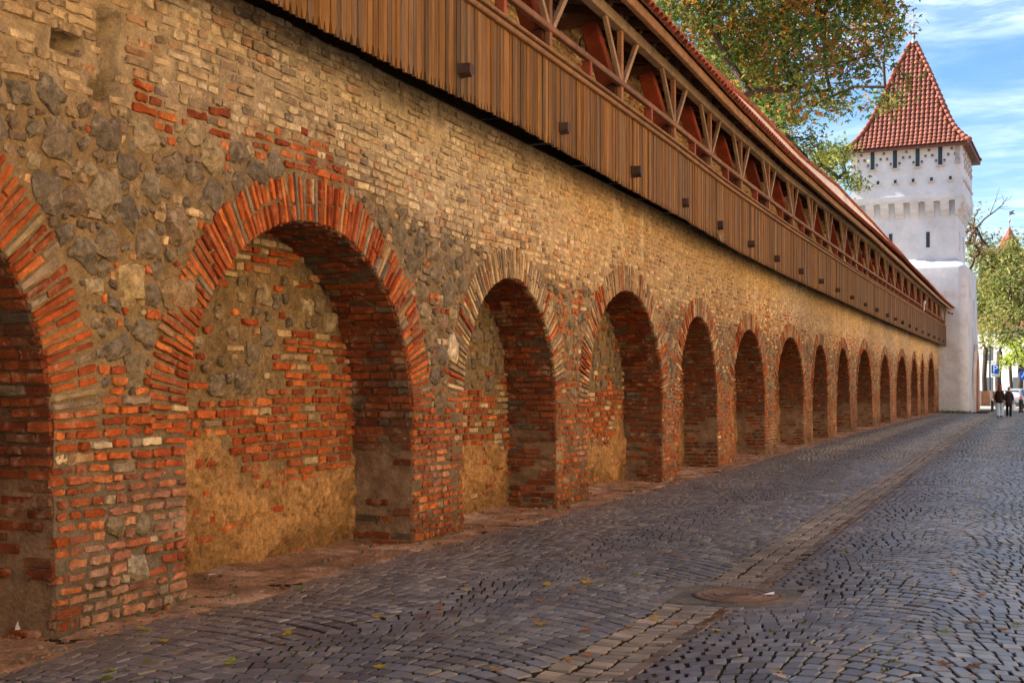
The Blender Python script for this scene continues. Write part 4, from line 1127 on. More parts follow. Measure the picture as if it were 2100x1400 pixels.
# white house behind the trunks
wh = empty('white_house', (3.5, 158, 0), R(-32)); tag(wh, 'white rendered house glimpsed between the tree trunks behind the parking sign', 'house')
b = MB(); b.box((-12, -5, -.2), (12, 5, 8.5), (.62, .60, .57)); b.build('walls', M_WHITE, wh)
b = MB(); b.prism([(-12.5, 8.45), (12.5, 8.45), (11, 10.5), (-11, 10.5)], Matrix.Translation((0, 5.4, 0)) @ Matrix.Rotation(PI/2, 4, 'X'), 10.8, (.30, .11, .07)); b.build('roof', M_TILE, wh)
for x in (-9, -5.4, -1.8, 1.8, 5.4, 9):
    for z in (1.2, 4.8):
        b = MB(); b.box((x-.55, -5.03, z), (x+.55, -4.9, z+1.7), (.05, .06, .07)); o = b.build('window', M_PAINT, wh)
        b = MB(); b.box((x-.7, -5.12, z-.12), (x+.7, -4.9, z-.003), (.6, .57, .52)); b.build('sill', M_WHITE, o)
# low brick wall with piers
lw = empty('low_brick_wall', (2.2, 117.6, 0), R(4)); tag(lw, 'low brick boundary wall with pale piers beyond the tower', 'wall')
b = MB(); b.box((-6, 0, -.1), (9, .25, 1.35), (.36, .15, .08)); b.build('wall', M_BRICK, lw)
for x in np.arange(-5.6, 9, .95):
    b = MB(); b.box((x-.12, -.1, -.1), (x+.12, .0-.002, 1.42), (.50, .36, .25)); b.build('pier', M_PLASTER, lw)

def text_mesh(s, size):
    cu = bpy.data.curves.new('txt', 'FONT'); cu.body = s; cu.size = size; cu.align_x = 'CENTER'; cu.align_y = 'CENTER'; cu.extrude = .004
    o = bpy.data.objects.new('txt', cu); COL.objects.link(o)
    me = bpy.data.meshes.new_from_object(o.evaluated_get(bpy.context.evaluated_depsgraph_get()))
    bpy.data.objects.remove(o); bpy.data.curves.remove(cu); return me
BLUE = (.005, .10, .50)
def sign(px, dep, top, label, letter):
    p = P3(px, 800, dep); t = empty('parking_sign', (p[0], p[1], 0), R(-3)); tag(t, label, 'sign')
    b = MB(); b.tube([(0, 0, -.1), (0, 0, top)], .03, 8, (.10, .11, .12)); b.build('post', M_PAINT, t)
    b = MB(); b.box((-.30, -.065, top-.74), (.30, -.04, top), BLUE); pl = b.build('panel', M_PAINT, t)
    if letter:
        me = text_mesh('P', .78); me.materials.clear(); me.materials.append(mat('white_paint', (.85, .85, .85), .02, 3, 9, 0, rough=.5))
        o = link(bpy.data.objects.new('letter', me), pl); o.location = (.01, -.071, top-.36); o.rotation_euler = (PI/2, 0, 0)
        b = MB(); b.box((-.29, -.06, top-.98), (.29, -.04, top-.77), (.55, .53, .50)); b.build('plate', M_PAINT, t)
    else:
        b = MB(); b.beam((-.16, -.068, top-.55), (.02, -.068, top-.30), .07, .006, (.85, .85, .85), up=(0, 1, 0)); b.beam((.03, -.068, top-.25), (.03, -.068, top-.14), .10, .006, (.85, .85, .85), up=(0, 1, 0)); b.build('pictogram', M_PAINT, pl)
    return t
sign(2041, 100, 3.52, 'blue parking sign with a white letter P above a small grey plate', True)
sign(2099, 100, 3.02, 'blue sign cut by the right edge of the picture behind the car', False)
lp = P3(2030, 800, 121); t = empty('lamp_post', (lp[0], lp[1], 0)); tag(t, 'thin dark lamp post between two tree trunks beside the tower', 'lamp post')
b = MB(); b.lathe([(.16, -.1), (.16, .8), (.10, .9), (.08, 6.5)], (0, 0, 0), 8, (.03, .035, .035)); b.build('post', M_PAINT, t)
b = MB(); b.lathe([(.1, 6.5), (.26, 6.9), (.30, 7.3), (.12, 7.5), (.02, 7.7)], (0, 0, 0), 8, (.10, .10, .10)); b.build('lantern', M_PAINT, t)
for px, dep, lab in ((2035, 83, 'slim black bollard with a white top beside the walkers'), (2094, 79, 'stout black bollard in front of the silver car')):
    p = P3(px, 840, dep); t = empty('bollard', (p[0], p[1], 0)); tag(t, lab, 'bollard')
    w = .09 if px < 2050 else .13
    b = MB(); b.lathe([(w*1.3, -.05), (w*1.3, .08), (w, .12), (w*.95, .62), (w*1.15, .66), (w*1.1, .70)], (0, 0, 0), 12, (.035, .03, .03)); b.build('body', M_PAINT, t, True)
    b = MB(); b.lathe([(w*1.05, .70), (w*1.1, .78), (w*.7, .86), (.01, .89)], (0, 0, 0), 12, (.75, .73, .70) if px < 2050 else (.05, .045, .045)); b.build('cap', M_PAINT, t, True)
# ================================================================== PEOPLE
def skin_obj(name, joints, edges, m, parent=None, sub=2, root=0):
    """connected joints (x, y, z, rx, ry) grown into one smooth surface"""
    me = bpy.data.meshes.new(name); me.from_pydata([j[:3] for j in joints], edges, []); me.materials.append(m)
    o = link(bpy.data.objects.new(name, me), parent)
    k = o.modifiers.new('skin', 'SKIN'); k.use_smooth_shade = True
    for i, j in enumerate(joints):
        s = me.skin_vertices[0].data[i]; s.radius = (j[3], j[4] if len(j) > 4 else j[3]); s.use_root = (i == root)
    u = o.modifiers.new('sub', 'SUBSURF'); u.levels = sub; u.render_levels = sub
    return o
def flat(name, col, **k): return mat(name, col, .12, 9, 50, .25, .004, 60, k.pop('rough', .85), spec=.2)
SKIN = flat('skin', (.50, .30, .22), rough=.6)
def person(label, loc, rz, h, legs, hair_c, hair_long, jacket_c, trouser_c, wide, coat_low, bag_hand):
    S = h/1.72
    J, E = [], []
    def j(x, y, z, r, r2=None, p=None):
        J.append((x*S, y*S, z*S, r*S, (r2 or r)*S)); i = len(J)-1
        if p is not None: E.append((p, i))
        return i
    # facing +Y; x is the person's right when seen from behind
    pel = j(0, 0, .93, .15, .105); ab = j(0, .005, 1.08, .135, .10, pel); ch = j(0, .01, 1.27, .155, .11, ab); nk0 = j(0, .0, 1.43, .075, .07, ch); nk = j(0, .015, 1.50, .052, .052, nk0)
    hd = j(0, .03, 1.58, .075, .085, nk); hd2 = j(0, .025, 1.655, .075, .088, hd); j(0, .02, 1.705, .045, .055, hd2)
    j(0, .115, 1.585, .016, .016, hd)                                       # nose
    for s in (-1, 1): j(s*.078, .015, 1.585, .012, .02, hd)                 # ears
    arms = {}
    for s in (-1, 1):
        sh_ = j(s*.155, .0, 1.36, .058, .056, ch); el_ = j(s*.215, -.03, 1.12, .045, .045, sh_)
        wr = j(s*.22, .05, .885, .028, .026, el_); pa = j(s*.222, .065, .83, .026, .018, wr); kn = j(s*.222, .075, .785, .030, .014, pa)
        arms[s] = (sh_, el_, wr)
        j(s*.205, .105, .815, .010, .010, pa)                                # thumb
        for q, (dy, l) in enumerate(((.028, .055), (.010, .065), (-.008, .060), (-.026, .048))):
            f1 = j(s*.222, .075+dy, .785-l*.55, .0085, .0085, kn); j(s*.208, .078+dy, .785-l, .0075, .0075, f1)
    lg = {}
    for s in (-1, 1):
        dy = legs*s
        hp_ = j(s*.088, 0, .86, .09, .095, pel); k_ = j(s*.092, dy*.55+.03, .48, .058, .062, hp_); a_ = j(s*.09, dy-.02, .085, .036, .042, k_)
        j(s*.095, dy+.13, .025, .036, .022, a_); lg[s] = (hp_, k_, a_, dy)
    body = skin_obj('person', J, E, SKIN)
    body.location = (loc[0], loc[1], loc[2]); body.rotation_euler = (0, 0, rz)
    tag(body, label, 'person')
    def sk(name, pts, edges, m, sub=2): return skin_obj(name, [(x*S, y*S, z*S, a*S, b_*S) for x, y, z, a, b_ in pts], edges, m, body, sub)
    # jacket with sleeves
    pts = [(0, 0, coat_low-.13, .215, .175), (0, 0, coat_low+.0, .21, .17), (0, .005, 1.12, .172, .14), (0, .01, 1.27, .18, .135), (0, .0, 1.405, .115, .09), (0, .005, 1.475, .066, .07)]
    ed = [(0, 1), (1, 2), (2, 3), (3, 4), (4, 5)]
    for s in (-1, 1):
        n0 = len(pts); pts += [(s*.15, 0, 1.355, .075, .075), (s*.215, -.03, 1.12, .062, .062), (s*.222, .045, .905, .050, .050)]; ed += [(3, n0), (n0, n0+1), (n0+1, n0+2)]
    sk('jacket', pts, ed, flat('jacket_cloth', jacket_c))
    pts = [(0, 0, .97, .135, .105)]; ed = []
    for s in (-1, 1):
        dy = legs*s; n0 = len(pts)
        pts += [(s*.080, 0, .80, .092, .10), (s*.096, dy*.55+.025, .48, .075*wide, .08*wide), (s*.096, dy-.02, .09, .062*wide**1.6, .075*wide**1.6), (s*.096, dy-.02, .05, .062*wide**1.6, .078*wide**1.6)]
        ed += [(0, n0), (n0, n0+1), (n0+1, n0+2), (n0+2, n0+3)]
    sk('trousers', pts, ed, flat('trouser_cloth', trouser_c))
    for s in (-1, 1):
        dy = legs*s
        sk('shoe', [(s*.095, dy-.06, .035, .045, .04), (s*.096, dy+.06, .035, .05, .035), (s*.097, dy+.16, .028, .042, .026)], [(0, 1), (1, 2)], flat('shoe_leather', (.04, .035, .035), rough=.5))
    if hair_long: hp2 = [(0, .045, 1.70, .075, .08), (0, -.015, 1.645, .100, .100), (0, -.045, 1.54, .098, .075), (0, -.06, 1.43, .10, .05), (0, -.065, 1.34, .08, .035)]
    else: hp2 = [(0, .05, 1.695, .07, .07), (0, .0, 1.655, .096, .102), (0, -.03, 1.58, .088, .078), (0, -.03, 1.525, .065, .055)]
    sk('hair', hp2, [(i, i+1) for i in range(len(hp2)-1)], flat('hair', hair_c, rough=.6))
    # eyes and mouth
    f = MB()
    for s in (-1, 1): f.lathe([(.001, -.010), (.011, 0), (.001, .010)], (s*.032*S, .112*S, 1.605*S), 8, (.05, .04, .035))
    f.beam((-.025*S, .118*S, 1.545*S), (.025*S, .118*S, 1.545*S), .008, .010, (.35, .12, .10)); f.build('face', M_PAINT, body)
    return body
gz = lambda x, y: float(ground_z(x, y))
pl_ = P3(2050, 855, 65.5); pr_ = P3(2069, 853, 66.6)
person('person with long red-brown hair, dark brown jacket and pale blue wide jeans, walking away', (pl_[0], pl_[1], gz(*pl_[:2])), R(4), 1.74, .10, (.16, .045, .02), True, (.022, .013, .011), (.36, .46, .60), 1.45, .86, None)
p2_ = person('grey-haired person in dark purple coat and black trousers carrying a pale plastic bag', (pr_[0], pr_[1], gz(*pr_[:2])), R(-3), 1.64, -.14, (.26, .25, .25), False, (.032, .024, .036), (.010, .010, .012), 1.0, .78, None)
# bag hanging from the right hand
bg = empty('shopping_bag', (p2_.location.x+.205, p2_.location.y+.06, p2_.location.z+.34)); tag(bg, 'pale blue-white plastic bag hanging from the right hand of the grey-haired walker', 'bag')
V_, F_, nl, na_ = [], [], 9, 20
for i in range(nl):
    t = i/(nl-1); z = t*.34
    for k in range(na_):
        a = 2*PI*k/na_; wdt = (.165-.03*t+.012*math.sin(3*a+5*t)); dp = .075*(1-.45*t)+.012*math.sin(5*a+7*t); V_.append((wdt*math.cos(a), dp*math.sin(a), z + .01*math.sin(4*a)))
for i in range(nl-1):
    for k in range(na_): F_.append([i*na_+k, i*na_+(k+1) % na_, (i+1)*na_+(k+1) % na_, (i+1)*na_+k])
b = MB(); b.add(V_, F_+[list(range(na_))[::-1]], (.66, .74, .80)); b.build('sack', mat('thin_plastic', None, .05, 5, 30, .4, .01, 20, .4, spec=.4), bg, True)
b = MB()
for s in (-1, 1): b.tube([(s*.09, 0, .33), (s*.055, 0, .42), (0, 0, .465)], [.02, .012, .010], 6, (.66, .74, .80))
b.build('handle', M_CLOTH, bg, True)

# ================================================================== CARS
GLASS = mat('car_glass', (.02, .03, .035), .05, 3, 9, 0, rough=.08, spec=.6)
TYRE = mat('tyre_rubber', (.02, .02, .02), .1, 9, 40, .2, .004, 50, .85)
LAMP = mat('red_lamp_glass', (.55, .02, .02), .05, 5, 20, 0, rough=.15, spec=.5)
RIM = mat('rim_alloy', (.5, .5, .52), .05, 5, 20, 0, rough=.35, metal=.7)
def car(label, loc, rz, paint):
    m = mat('car_paint', paint, .03, 2, 9, 0, rough=.25, spec=.55, metal=.15)
    t = empty('parked_car', loc, rz); tag(t, label, 'car')
    # length along y, rear at y=-2.05 (towards the picture), front at +2.1
    st = [(-2.08, .60, .74, .30, .86, None), (-2.02, .80, .86, .26, 1.00, None), (-1.75, .86, .90, .24, 1.02, 1.30), (-1.45, .87, .91, .22, 1.02, 1.52), (-.6, .87, .92, .20, 1.00, 1.60), (.25, .87, .92, .20, .98, 1.57), (.75, .87, .91, .20, .96, 1.36), (1.15, .86, .90, .22, .93, None), (1.75, .80, .85, .25, .84, None), (2.08, .62, .70, .32, .66, None)]
    V, F = [], []
    for (y, wb, wm, z0, zb, zr) in st:
        zr_ = zr if zr else zb+.015; wr = .62 if zr else wm*.86
        half = [(wb, z0), (wm, z0+.18), (wm+.005, (z0+zb)/2+.05), (wm-.03, zb), (wr+.02 if zr else wr, zr_-.03 if zr else zb+.01), (wr*.8, zr_)]
        V += [(x, y, z) for x, z in half] + [(-x, y, z) for x, z in half[::-1]]
    k = 12
    for i in range(len(st)-1):
        for q in range(k): F.append([i*k+q, i*k+(q+1) % k, (i+1)*k+(q+1) % k, (i+1)*k+q])
    F += [list(range(k))[::-1], list(range((len(st)-1)*k, len(st)*k))]
    b = MB(); b.add(V, F); o = b.build('body', m, t, True)
    for q in o.data.polygons: q.use_smooth = True
    s_ = o.modifiers.new('sub', 'SUBSURF'); s_.levels = 2; s_.render_levels = 2
    # glass: rear window, side windows
    b = MB(); b.add([(-.58, -1.93, 1.06), (.58, -1.93, 1.06), (.50, -1.60, 1.44), (-.50, -1.60, 1.44)], [(0, 1, 2, 3)]); b.build('rear_window', GLASS, t)
    for s in (-1, 1):
        for y0, y1, y2, y3 in ((-1.5, -.62, -.62, -1.35), (-.55, .62, .22, -.55)):
            b = MB(); b.add([(s*.90, y0, 1.03), (s*.90, y1, 1.01), (s*.685, y2, 1.50), (s*.685, y3, 1.48)], [(0, 1, 2, 3)]); b.build('side_window', GLASS, t)
        b = MB(); b.box((s*.80-.10, -2.075, .80), (s*.80+.07, -1.93, 1.0), (1, 1, 1)); b.build('tail_lamp', LAMP, t, bevel=.02)
        b = MB(); b.box((s*.62-.14, 1.95, .62), (s*.62+.14, 2.07, .76)); b.build('headlight', GLASS, t, bevel=.02)
        b = MB(); b.box((s*.94, .55, 1.0), (s*1.06, .68, 1.12)); b.build('wing_mirror', m, t, bevel=.02)
        for y in (-1.32, 1.32):
            b = MB(); b.tube([(s*.74, y, .32), (s*.76, y, .32), (s*.90, y, .32), (s*.915, y, .32)], [.28, .32, .32, .28], 24, (.02, .02, .02)); w_ = b.build('wheel', TYRE, t)
            b = MB(); b.tube([(s*.90, y, .32), (s*.922, y, .32)], [.20, .19], 16); b.build('rim', RIM, w_)
    b = MB(); b.box((-.82, -2.14, .30), (.82, -1.98, .52), (.05, .05, .055)); b.build('rear_bumper', M_PAINT, t, bevel=.03)
    b = MB(); b.box((-.26, -2.125, .64), (.26, -2.06, .76), (.7, .7, .68)); b.build('number_plate', M_PAINT, t)
    return t
p = P3(2076, 800, 95); car('silver hatchback parked behind the two walkers with a red tail lamp toward us', (p[0]+.42, p[1]+1.6, -.02), R(-16), (.36, .37, .39))

# ================================================================== FALLEN LEAVES, LITTER, WEEDS
def leaf_mesh(seed, col):
    r = random.Random(seed); pts = []
    lob = [(0, .06), (.30, .02), (.24, .16), (.62, .14), (.46, .30), (.86, .52), (.50, .52), (.52, .68), (.26, .62), (.22, .84), (0, 1.08)]
    out = lob + [(-x, y) for x, y in lob[::-1][1:-1]]
    V = [(0, .42, .03)] + [(x*r.uniform(.85, 1.1), y, .10*abs(x)*r.uniform(.3, 1.6) + r.uniform(-.02, .05)) for x, y in out]
    n = len(out); V = [(x*.095, (y-.45)*.095, z*.11+.006) for x, y, z in V]
    F = [[0, 1+i, 1+(i+1) % n] for i in range(n)]
    st = [(-.002, -.043, .006), (.002, -.043, .006), (.002, -.10, .014), (-.002, -.10, .014)]
    k = len(V); V += st; F.append([k, k+1, k+2, k+3])
    me = bpy.data.meshes.new('fallen_leaf'); me.from_pydata(V, [], F); me.materials.append(M_LEAF)
    at = me.color_attributes.new('Col', 'FLOAT_COLOR', 'POINT'); c = np.ones((len(V), 4), np.float32)
    c[:, :3] = np.array(col)*np.array([[r.uniform(.7, 1.2)] for _ in V]); at.data.foreach_set('color', c.ravel()); me.update(); return me
LM = {'lime': leaf_mesh(1, (.42, .46, .03)), 'yellow': leaf_mesh(2, (.55, .36, .03)), 'orange': leaf_mesh(3, (.48, .19, .05)), 'brown': leaf_mesh(4, (.24, .12, .06)), 'pale': leaf_mesh(5, (.50, .40, .34)), 'olive': leaf_mesh(6, (.16, .20, .03))}
def ground_at(px, py):
    z0 = 0
    for _ in range(3):
        dep = (CAMH-z0)*2500/(py-798); q = P3(px, py, dep); z0 = gz(q[0], q[1])
    return q[0], q[1], z0
LV = [(294, 1294, 'lime', 1.5, 'lime-yellow maple leaf lying where the dirt strip meets the setts by the nearest pier'), (334, 1318, 'yellow', 1.1, 'yellow leaf with curled lobes just below the lime leaf near the dirt strip'),
      (226, 1380, 'lime', 1.5, 'large lime maple leaf close to the lower left corner of the street'), (475, 1361, 'lime', 1.3, 'lime maple leaf alone on the dark setts, right of the lower left corner'),
      (589, 1302, 'yellow', 1.2, 'yellow leaf on the setts in front of the large blind arch'), (367, 1344, 'yellow', .9, None), (302, 1360, 'olive', .9, None), (218, 1395, 'olive', 1.1, None), (570, 1324, 'brown', .7, None),
      (953, 1214, 'yellow', 1.25, 'bright yellow leaf mid street with an orange leaf beside it'), (980, 1213, 'orange', 1.1, 'orange leaf lying right beside the bright yellow leaf mid street'), (777, 1268, 'yellow', 1.0, None), (871, 1267, 'orange', .9, None), (901, 1251, 'orange', .9, None),
      (1121, 1201, 'yellow', 1.2, None), (1203, 1197, 'yellow', 1.4, None), (1174, 1209, 'orange', .8, None), (1113, 1283, 'yellow', 1.4, 'curled golden leaf on the setts left of the stone gutter'), (1099, 1274, 'orange', .9, None), (1203, 1294, 'orange', 1.0, None),
      (1343, 1271, 'yellow', 1.3, 'golden leaf resting on the stone gutter slabs'), (779, 1371, 'yellow', 1.0, None), (1234, 1167, 'orange', 1.2, None), (1237, 1109, 'olive', 1.2, None), (1052, 1160, 'brown', 1.1, None), (834, 1183, 'orange', 1.2, 'orange leaf on the setts before the foot of the second pier'),
      (807, 1222, 'lime', .8, None), (1106, 1234, 'orange', .9, None), (1004, 1225, 'orange', .9, None), (1286, 1286, 'orange', .9, None), (1167, 1356, 'orange', .8, None),
      (1942, 1296, 'lime', 1.2, 'fresh lime leaf lying flat on the right side of the street'), (1934, 1365, 'brown', 1.1, None), (1996, 1372, 'brown', 1.2, None), (2045, 1170, 'orange', 1.0, None), (1959, 1177, 'pale', 1.2, None), (1987, 1282, 'brown', 1.0, None), (2085, 1285, 'olive', 1.2, None), (2054, 1295, 'brown', 1.1, None),
      (1598, 1391, 'pale', 1.3, 'pale pinkish dry leaf at the bottom edge right of the gutter'), (1511, 1351, 'pale', 1.4, 'long pale dry leaf below the manhole on the right half'), (2016, 1223, 'orange', .9, None), (1929, 1120, 'pale', 1.0, None), (2014, 1159, 'brown', 1.0, None), (1601, 963, 'olive', 2.0, None), (1544, 974, 'orange', 1.6, None),
      (1384, 1140, 'orange', 1.3, None), (1330, 1136, 'orange', .9, None), (1402, 1126, 'olive', 1.2, None), (1491, 1118, 'orange', 1.0, None), (1290, 1290, 'brown', .9, None), (1385, 1282, 'orange', 1.0, None), (905, 1308, 'orange', .9, None), (1020, 1378, 'orange', .8, None), (620, 1390, 'brown', .8, None), (700, 1240, 'orange', .8, None)]
for q in range(46):
    y = random.uniform(930, 1390); LV.append((random.uniform(600 if y > 1200 else 1100, 2090), y, random.choice(['orange', 'brown', 'brown', 'yellow', 'olive', 'pale']), random.uniform(.6, 1.1)*(1.2 if y < 1050 else 1), None))
GEN = {'lime': 'small lime leaf lying loose on the dark setts', 'yellow': 'small yellow leaf lying loose on the dark setts', 'orange': 'small orange leaf lying loose on the dark setts', 'brown': 'small brown dry leaf lying loose on the dark setts', 'pale': 'small pale dry leaf lying loose on the dark setts', 'olive': 'small olive green leaf lying loose on the dark setts'}
for px_, py_, kind, s, lab in LV:
    o = link(bpy.data.objects.new('fallen_leaf', LM[kind])); o.location = ground_at(px_, py_); o.location.z += .012
    o.rotation_euler = (random.uniform(-.25, .25), random.uniform(-.25, .25), random.uniform(0, 6.28)); s *= .58; o.scale = (s, s, s)
    tag(o, lab or GEN[kind], 'leaf', 'fallen leaves on the cobbled street' if lab else 'small %s leaves scattered over the street' % kind)
for px_, py_, lab in ((34, 1308, 'upright white paper scrap in the dark corner of the nearest niche'), (540, 1232, 'crumpled white paper scrap on the trodden earth under the large arch'), (1578, 1226, 'tiny white paper scrap beside the manhole cover'), (437, 1196, 'white paper scrap against the back wall of the large arch')):
    x, y, z = ground_at(px_, py_); b = MB(); s = .045
    pt = [(random.uniform(-s, s), random.uniform(-s, s), random.uniform(0, .03)) for _ in range(5)]
    if px_ == 34: pt = [(-.012, 0, 0), (.016, .01, 0), (.010, .0, .028), (.0, .01, .05), (-.008, 0, .02)]
    b.add(pt + [(a+.002, c+.003, d+.004) for a, c, d in pt], [(0, 1, 2), (0, 2, 3), (0, 3, 4), (7, 6, 5), (8, 7, 5), (9, 8, 5)], (.75, .75, .74)); o = b.build('paper_scrap', M_PAINT); o.location = (x, y, z+.05 if px_ < 600 else z+.015); tag(o, lab, 'paper')
# crumbs of brick and grit on the trodden earth
gr_ = Blocks(); k = 1100
yy = 4.5 + 30*rng.rand(k)**1.6; xx = wx(yy) - .6 + rng.rand(k)**.8*(dirt_edge(yy)+.75)
inn = np.zeros(k, bool)
for A in ARCH: inn |= (yy > A[0]+.05) & (yy < A[1]-.05)
m_ = inn | (xx > .05); xx, yy = xx[m_], yy[m_]; k = len(xx)
an = rng.rand(k)*6.28; sz_ = .009 + .028*rng.rand(k)**4
gr_.add(np.stack([xx, yy, dirtz(xx, yy)], -1), np.stack([np.cos(an), np.sin(an), 0*an], -1), np.stack([-np.sin(an), np.cos(an), 0*an], -1), (0, 0, 1), sz_*2, sz_*1.5, sz_*.7,
        np.where(rng.rand(k, 1) < .22, pick(DRED, k)*1.2, pick(STN, k)*.9), 5, 5, disc=True, blend=.4, sink=.01, jit=.06)
tag(gr_.build('gravel', M_STONE), 'brick crumbs and grit scattered on the earth at the foot of the wall', 'gravel', kind='stuff')
# dry leaf crumbs blown against the wall and caught in the joints; moss tufts between the setts
lb = MB()
for q in range(520):
    y = 5 + 40*random.random()**1.7
    if random.random() < .45: x = float(wx(y)) + random.uniform(.02, .5)
    else: x = random.uniform(.5, 6.2)
    s = random.uniform(.008, .026); a = random.uniform(0, 6.28); z = max(gz(x, y)+.009, float(dirtz(np.float64(x), np.float64(y)))+.006 if x < .75 else -9)
    c = random.choice([(.30, .15, .05), (.20, .10, .045), (.42, .27, .06), (.36, .17, .05), (.16, .17, .03)])
    p = [(x+s*math.cos(a+t)*r_, y+s*math.sin(a+t)*r_, z+random.uniform(0, .012)) for t, r_ in ((0, 1), (1.3, .55), (2.4, .9), (3.6, .5), (4.9, .8))]
    lb.add(p, [(0, 1, 2), (0, 2, 3), (0, 3, 4)], c)
tag(lb.build('leaf_litter', M_LEAF), 'crumbs of dry leaves blown over the setts and the foot of the wall', 'leaf litter', kind='stuff')
ms = MB()
for q in range(420):
    y = 5 + 26*random.random()**1.6; x = random.uniform(.6, 6.3)
    if fbm(x, y, 0, .9, 2, 120) < .0: continue
    z = gz(x, y)
    for r_ in range(4):
        a = random.uniform(0, 6.28); w = random.uniform(.006, .016); dx, dy = random.uniform(-.03, .03), random.uniform(-.012, .012)
        ms.add([(x+dx-w*math.cos(a), y+dy-w*math.sin(a), z), (x+dx+w*math.cos(a), y+dy+w*math.sin(a), z), (x+dx+random.uniform(-.012, .012), y+dy, z+random.uniform(.012, .028))], [(0, 1, 2)], random.choice([(.07, .10, .02), (.11, .14, .03), (.05, .06, .02)]))
tag(ms.build('moss', M_LEAF), 'tiny tufts of moss and grass in the joints between the setts', 'moss', kind='stuff')
# green weeds along the foot of the tower
b = MB()
for q in range(420):
    u = random.random(); x = -.2 + 2.9*u; y = 83.0 - .15*u - random.random()**2*.9; 
    hgt = random.uniform(.05, .22); a = random.uniform(0, 6.28); w = random.uniform(.02, .06)
    c = random.choice([(.10, .16, .03), (.18, .24, .05), (.07, .11, .02), (.22, .22, .07)])
    if y < 83.02: b.add([(x-w*math.cos(a), y-w*math.sin(a), 0), (x+w*math.cos(a), y+w*math.sin(a), 0), (x+random.uniform(-.06, .06), y+random.uniform(-.06, .06), hgt)], [(0, 1, 2)], c)
tag(b.build('weeds', M_LEAF), 'green weeds growing along the foot of the white tower', 'weeds', kind='stuff')

# ================================================================== HOUSES ACROSS THE STREET (outside the frame, they light the wall)
HS = [(-22, -6, 8.6, (.84, .54, .25), 'ochre rendered town house across the street behind the viewer'), (-6, 9, 9.4, (.86, .58, .27), 'honey yellow town house across the street facing the nearest arches'),
      (9, 27, 8.8, (.85, .52, .24), 'warm orange rendered town house across the street facing the middle arches'), (27, 47, 9.6, (.86, .60, .31), 'cream yellow town house across the street opposite the gallery'),
      (47, 66, 8.8, (.84, .55, .30), 'peach rendered town house across the street toward the tower'), (66, 88, 9.2, (.78, .56, .36), 'pale apricot town house across the street facing the white tower')]
for k, (a, bb, hh, cc, lab) in enumerate(HS):
    t = empty('town_house', (12.0, a, 0)); tag(t, lab, 'house'); L_ = bb-a-.04
    b = MB(); b.box((0, 0, -.1), (9, L_, hh), cc); b.box((-.04, .0, -.1), (-.002, L_, .7), (.40, .34, .28)); b.build('walls', M_WHITE, t)
    b = MB(); b.box((-.28, 0, hh+.004), (.1, L_, hh+.26), (.70, .62, .5)); b.build('cornice', M_WHITE, t)
    b = MB(); b.prism([(-.45, hh+.27), (9.4, hh+.27), (4.5, hh+3.9)], Matrix.Translation((0, 0, 0)) @ Matrix.Rotation(PI/2, 4, 'X') @ Matrix.Scale(-1, 4, (0, 0, 1)), L_, (.30, .10, .06)); b.build('roof', M_TILE, t)
    nw = int(L_/3.0)
    for q in range(nw):
        y = (q+.5)*L_/nw
        for z in (1.5, 5.2):
            if z < 2 and q == nw//2:
                b = MB(); b.box((-.05, y-.7, .03), (-.003, y+.7, 2.7), (.10, .055, .03)); d_ = b.build('door', M_WOOD, t)
                b = MB(); b.tube([(-.09, y+.5, 1.2), (-.05, y+.5, 1.2)], .03, 6, (.4, .35, .2)); b.build('handle', M_METAL, d_); continue
            b = MB(); b.box((-.03, y-.55, z), (-.003, y+.55, z+1.8), (.04, .05, .06)); w_ = b.build('window', GLASS, t)
            b = MB()
            for (u0, u1, v0, v1) in ((-.68, -.552, z-.1, z+1.92), (.552, .68, z-.1, z+1.92), (-.55, .55, z+1.802, z+1.92), (-.55, .55, z-.12, z-.002), (-.04, .04, z+.002, z+1.798), (-.55, -.042, z+1.2, z+1.26), (.042, .55, z+1.2, z+1.26)): b.box((-.08, y+u0, v0), (-.004, y+u1, v1), (.75, .72, .66))
            b.build('frame', M_WHITE, w_)
SKYS, EXPO, CLOUD, CLOUDC = 0.085, 1.68, .62, (7.3, 7.9, 8.7, 1)
# ================================================================== SKY, SUN, CAMERA
EL, AZ = R(37), R(-1)                       # sun behind the wall, to the left
ts = Vector((-math.cos(EL)*math.cos(AZ), -math.cos(EL)*math.sin(AZ), math.sin(EL)))
sun = bpy.data.lights.new('sun', 'SUN'); sun.energy = 5.0; sun.angle = R(.5); sun.color = (1, .93, .82)
so = link(bpy.data.objects.new('sun', sun)); so.rotation_euler = ts.to_track_quat('Z', 'Y').to_euler()
W = bpy.data.worlds.new('World'); scene.world = W; W.use_nodes = True
nt = W.node_tree; N, L = nt.nodes, nt.links; bgd = N['Background']
sky = N.new('ShaderNodeTexSky'); sky.sky_type = 'NISHITA'; sky.sun_disc = False; sky.sun_elevation = EL
sky.sun_rotation = math.atan2(ts.x, ts.y); sky.air_density = 1.0; sky.dust_density = .6; sky.ozone_density = 1.6; sky.altitude = 400
tc = N.new('ShaderNodeTexCoord'); sp_ = N.new('ShaderNodeSeparateXYZ'); L.new(tc.outputs['Generated'], sp_.inputs[0])
def math_(op, a, b=None):
    n = N.new('ShaderNodeMath'); n.operation = op
    for i, v in enumerate((a, b)):
        if v is None: continue
        if isinstance(v, (int, float)): n.inputs[i].default_value = v
        else: L.new(v, n.inputs[i])
    return n.outputs[0]
zz_ = math_('ADD', math_('MAXIMUM', sp_.outputs[2], 0.0), .10)
cx, cy = math_('DIVIDE', sp_.outputs[0], zz_), math_('DIVIDE', sp_.outputs[1], zz_)
cb = N.new('ShaderNodeCombineXYZ'); L.new(cx, cb.inputs[0]); L.new(cy, cb.inputs[1])
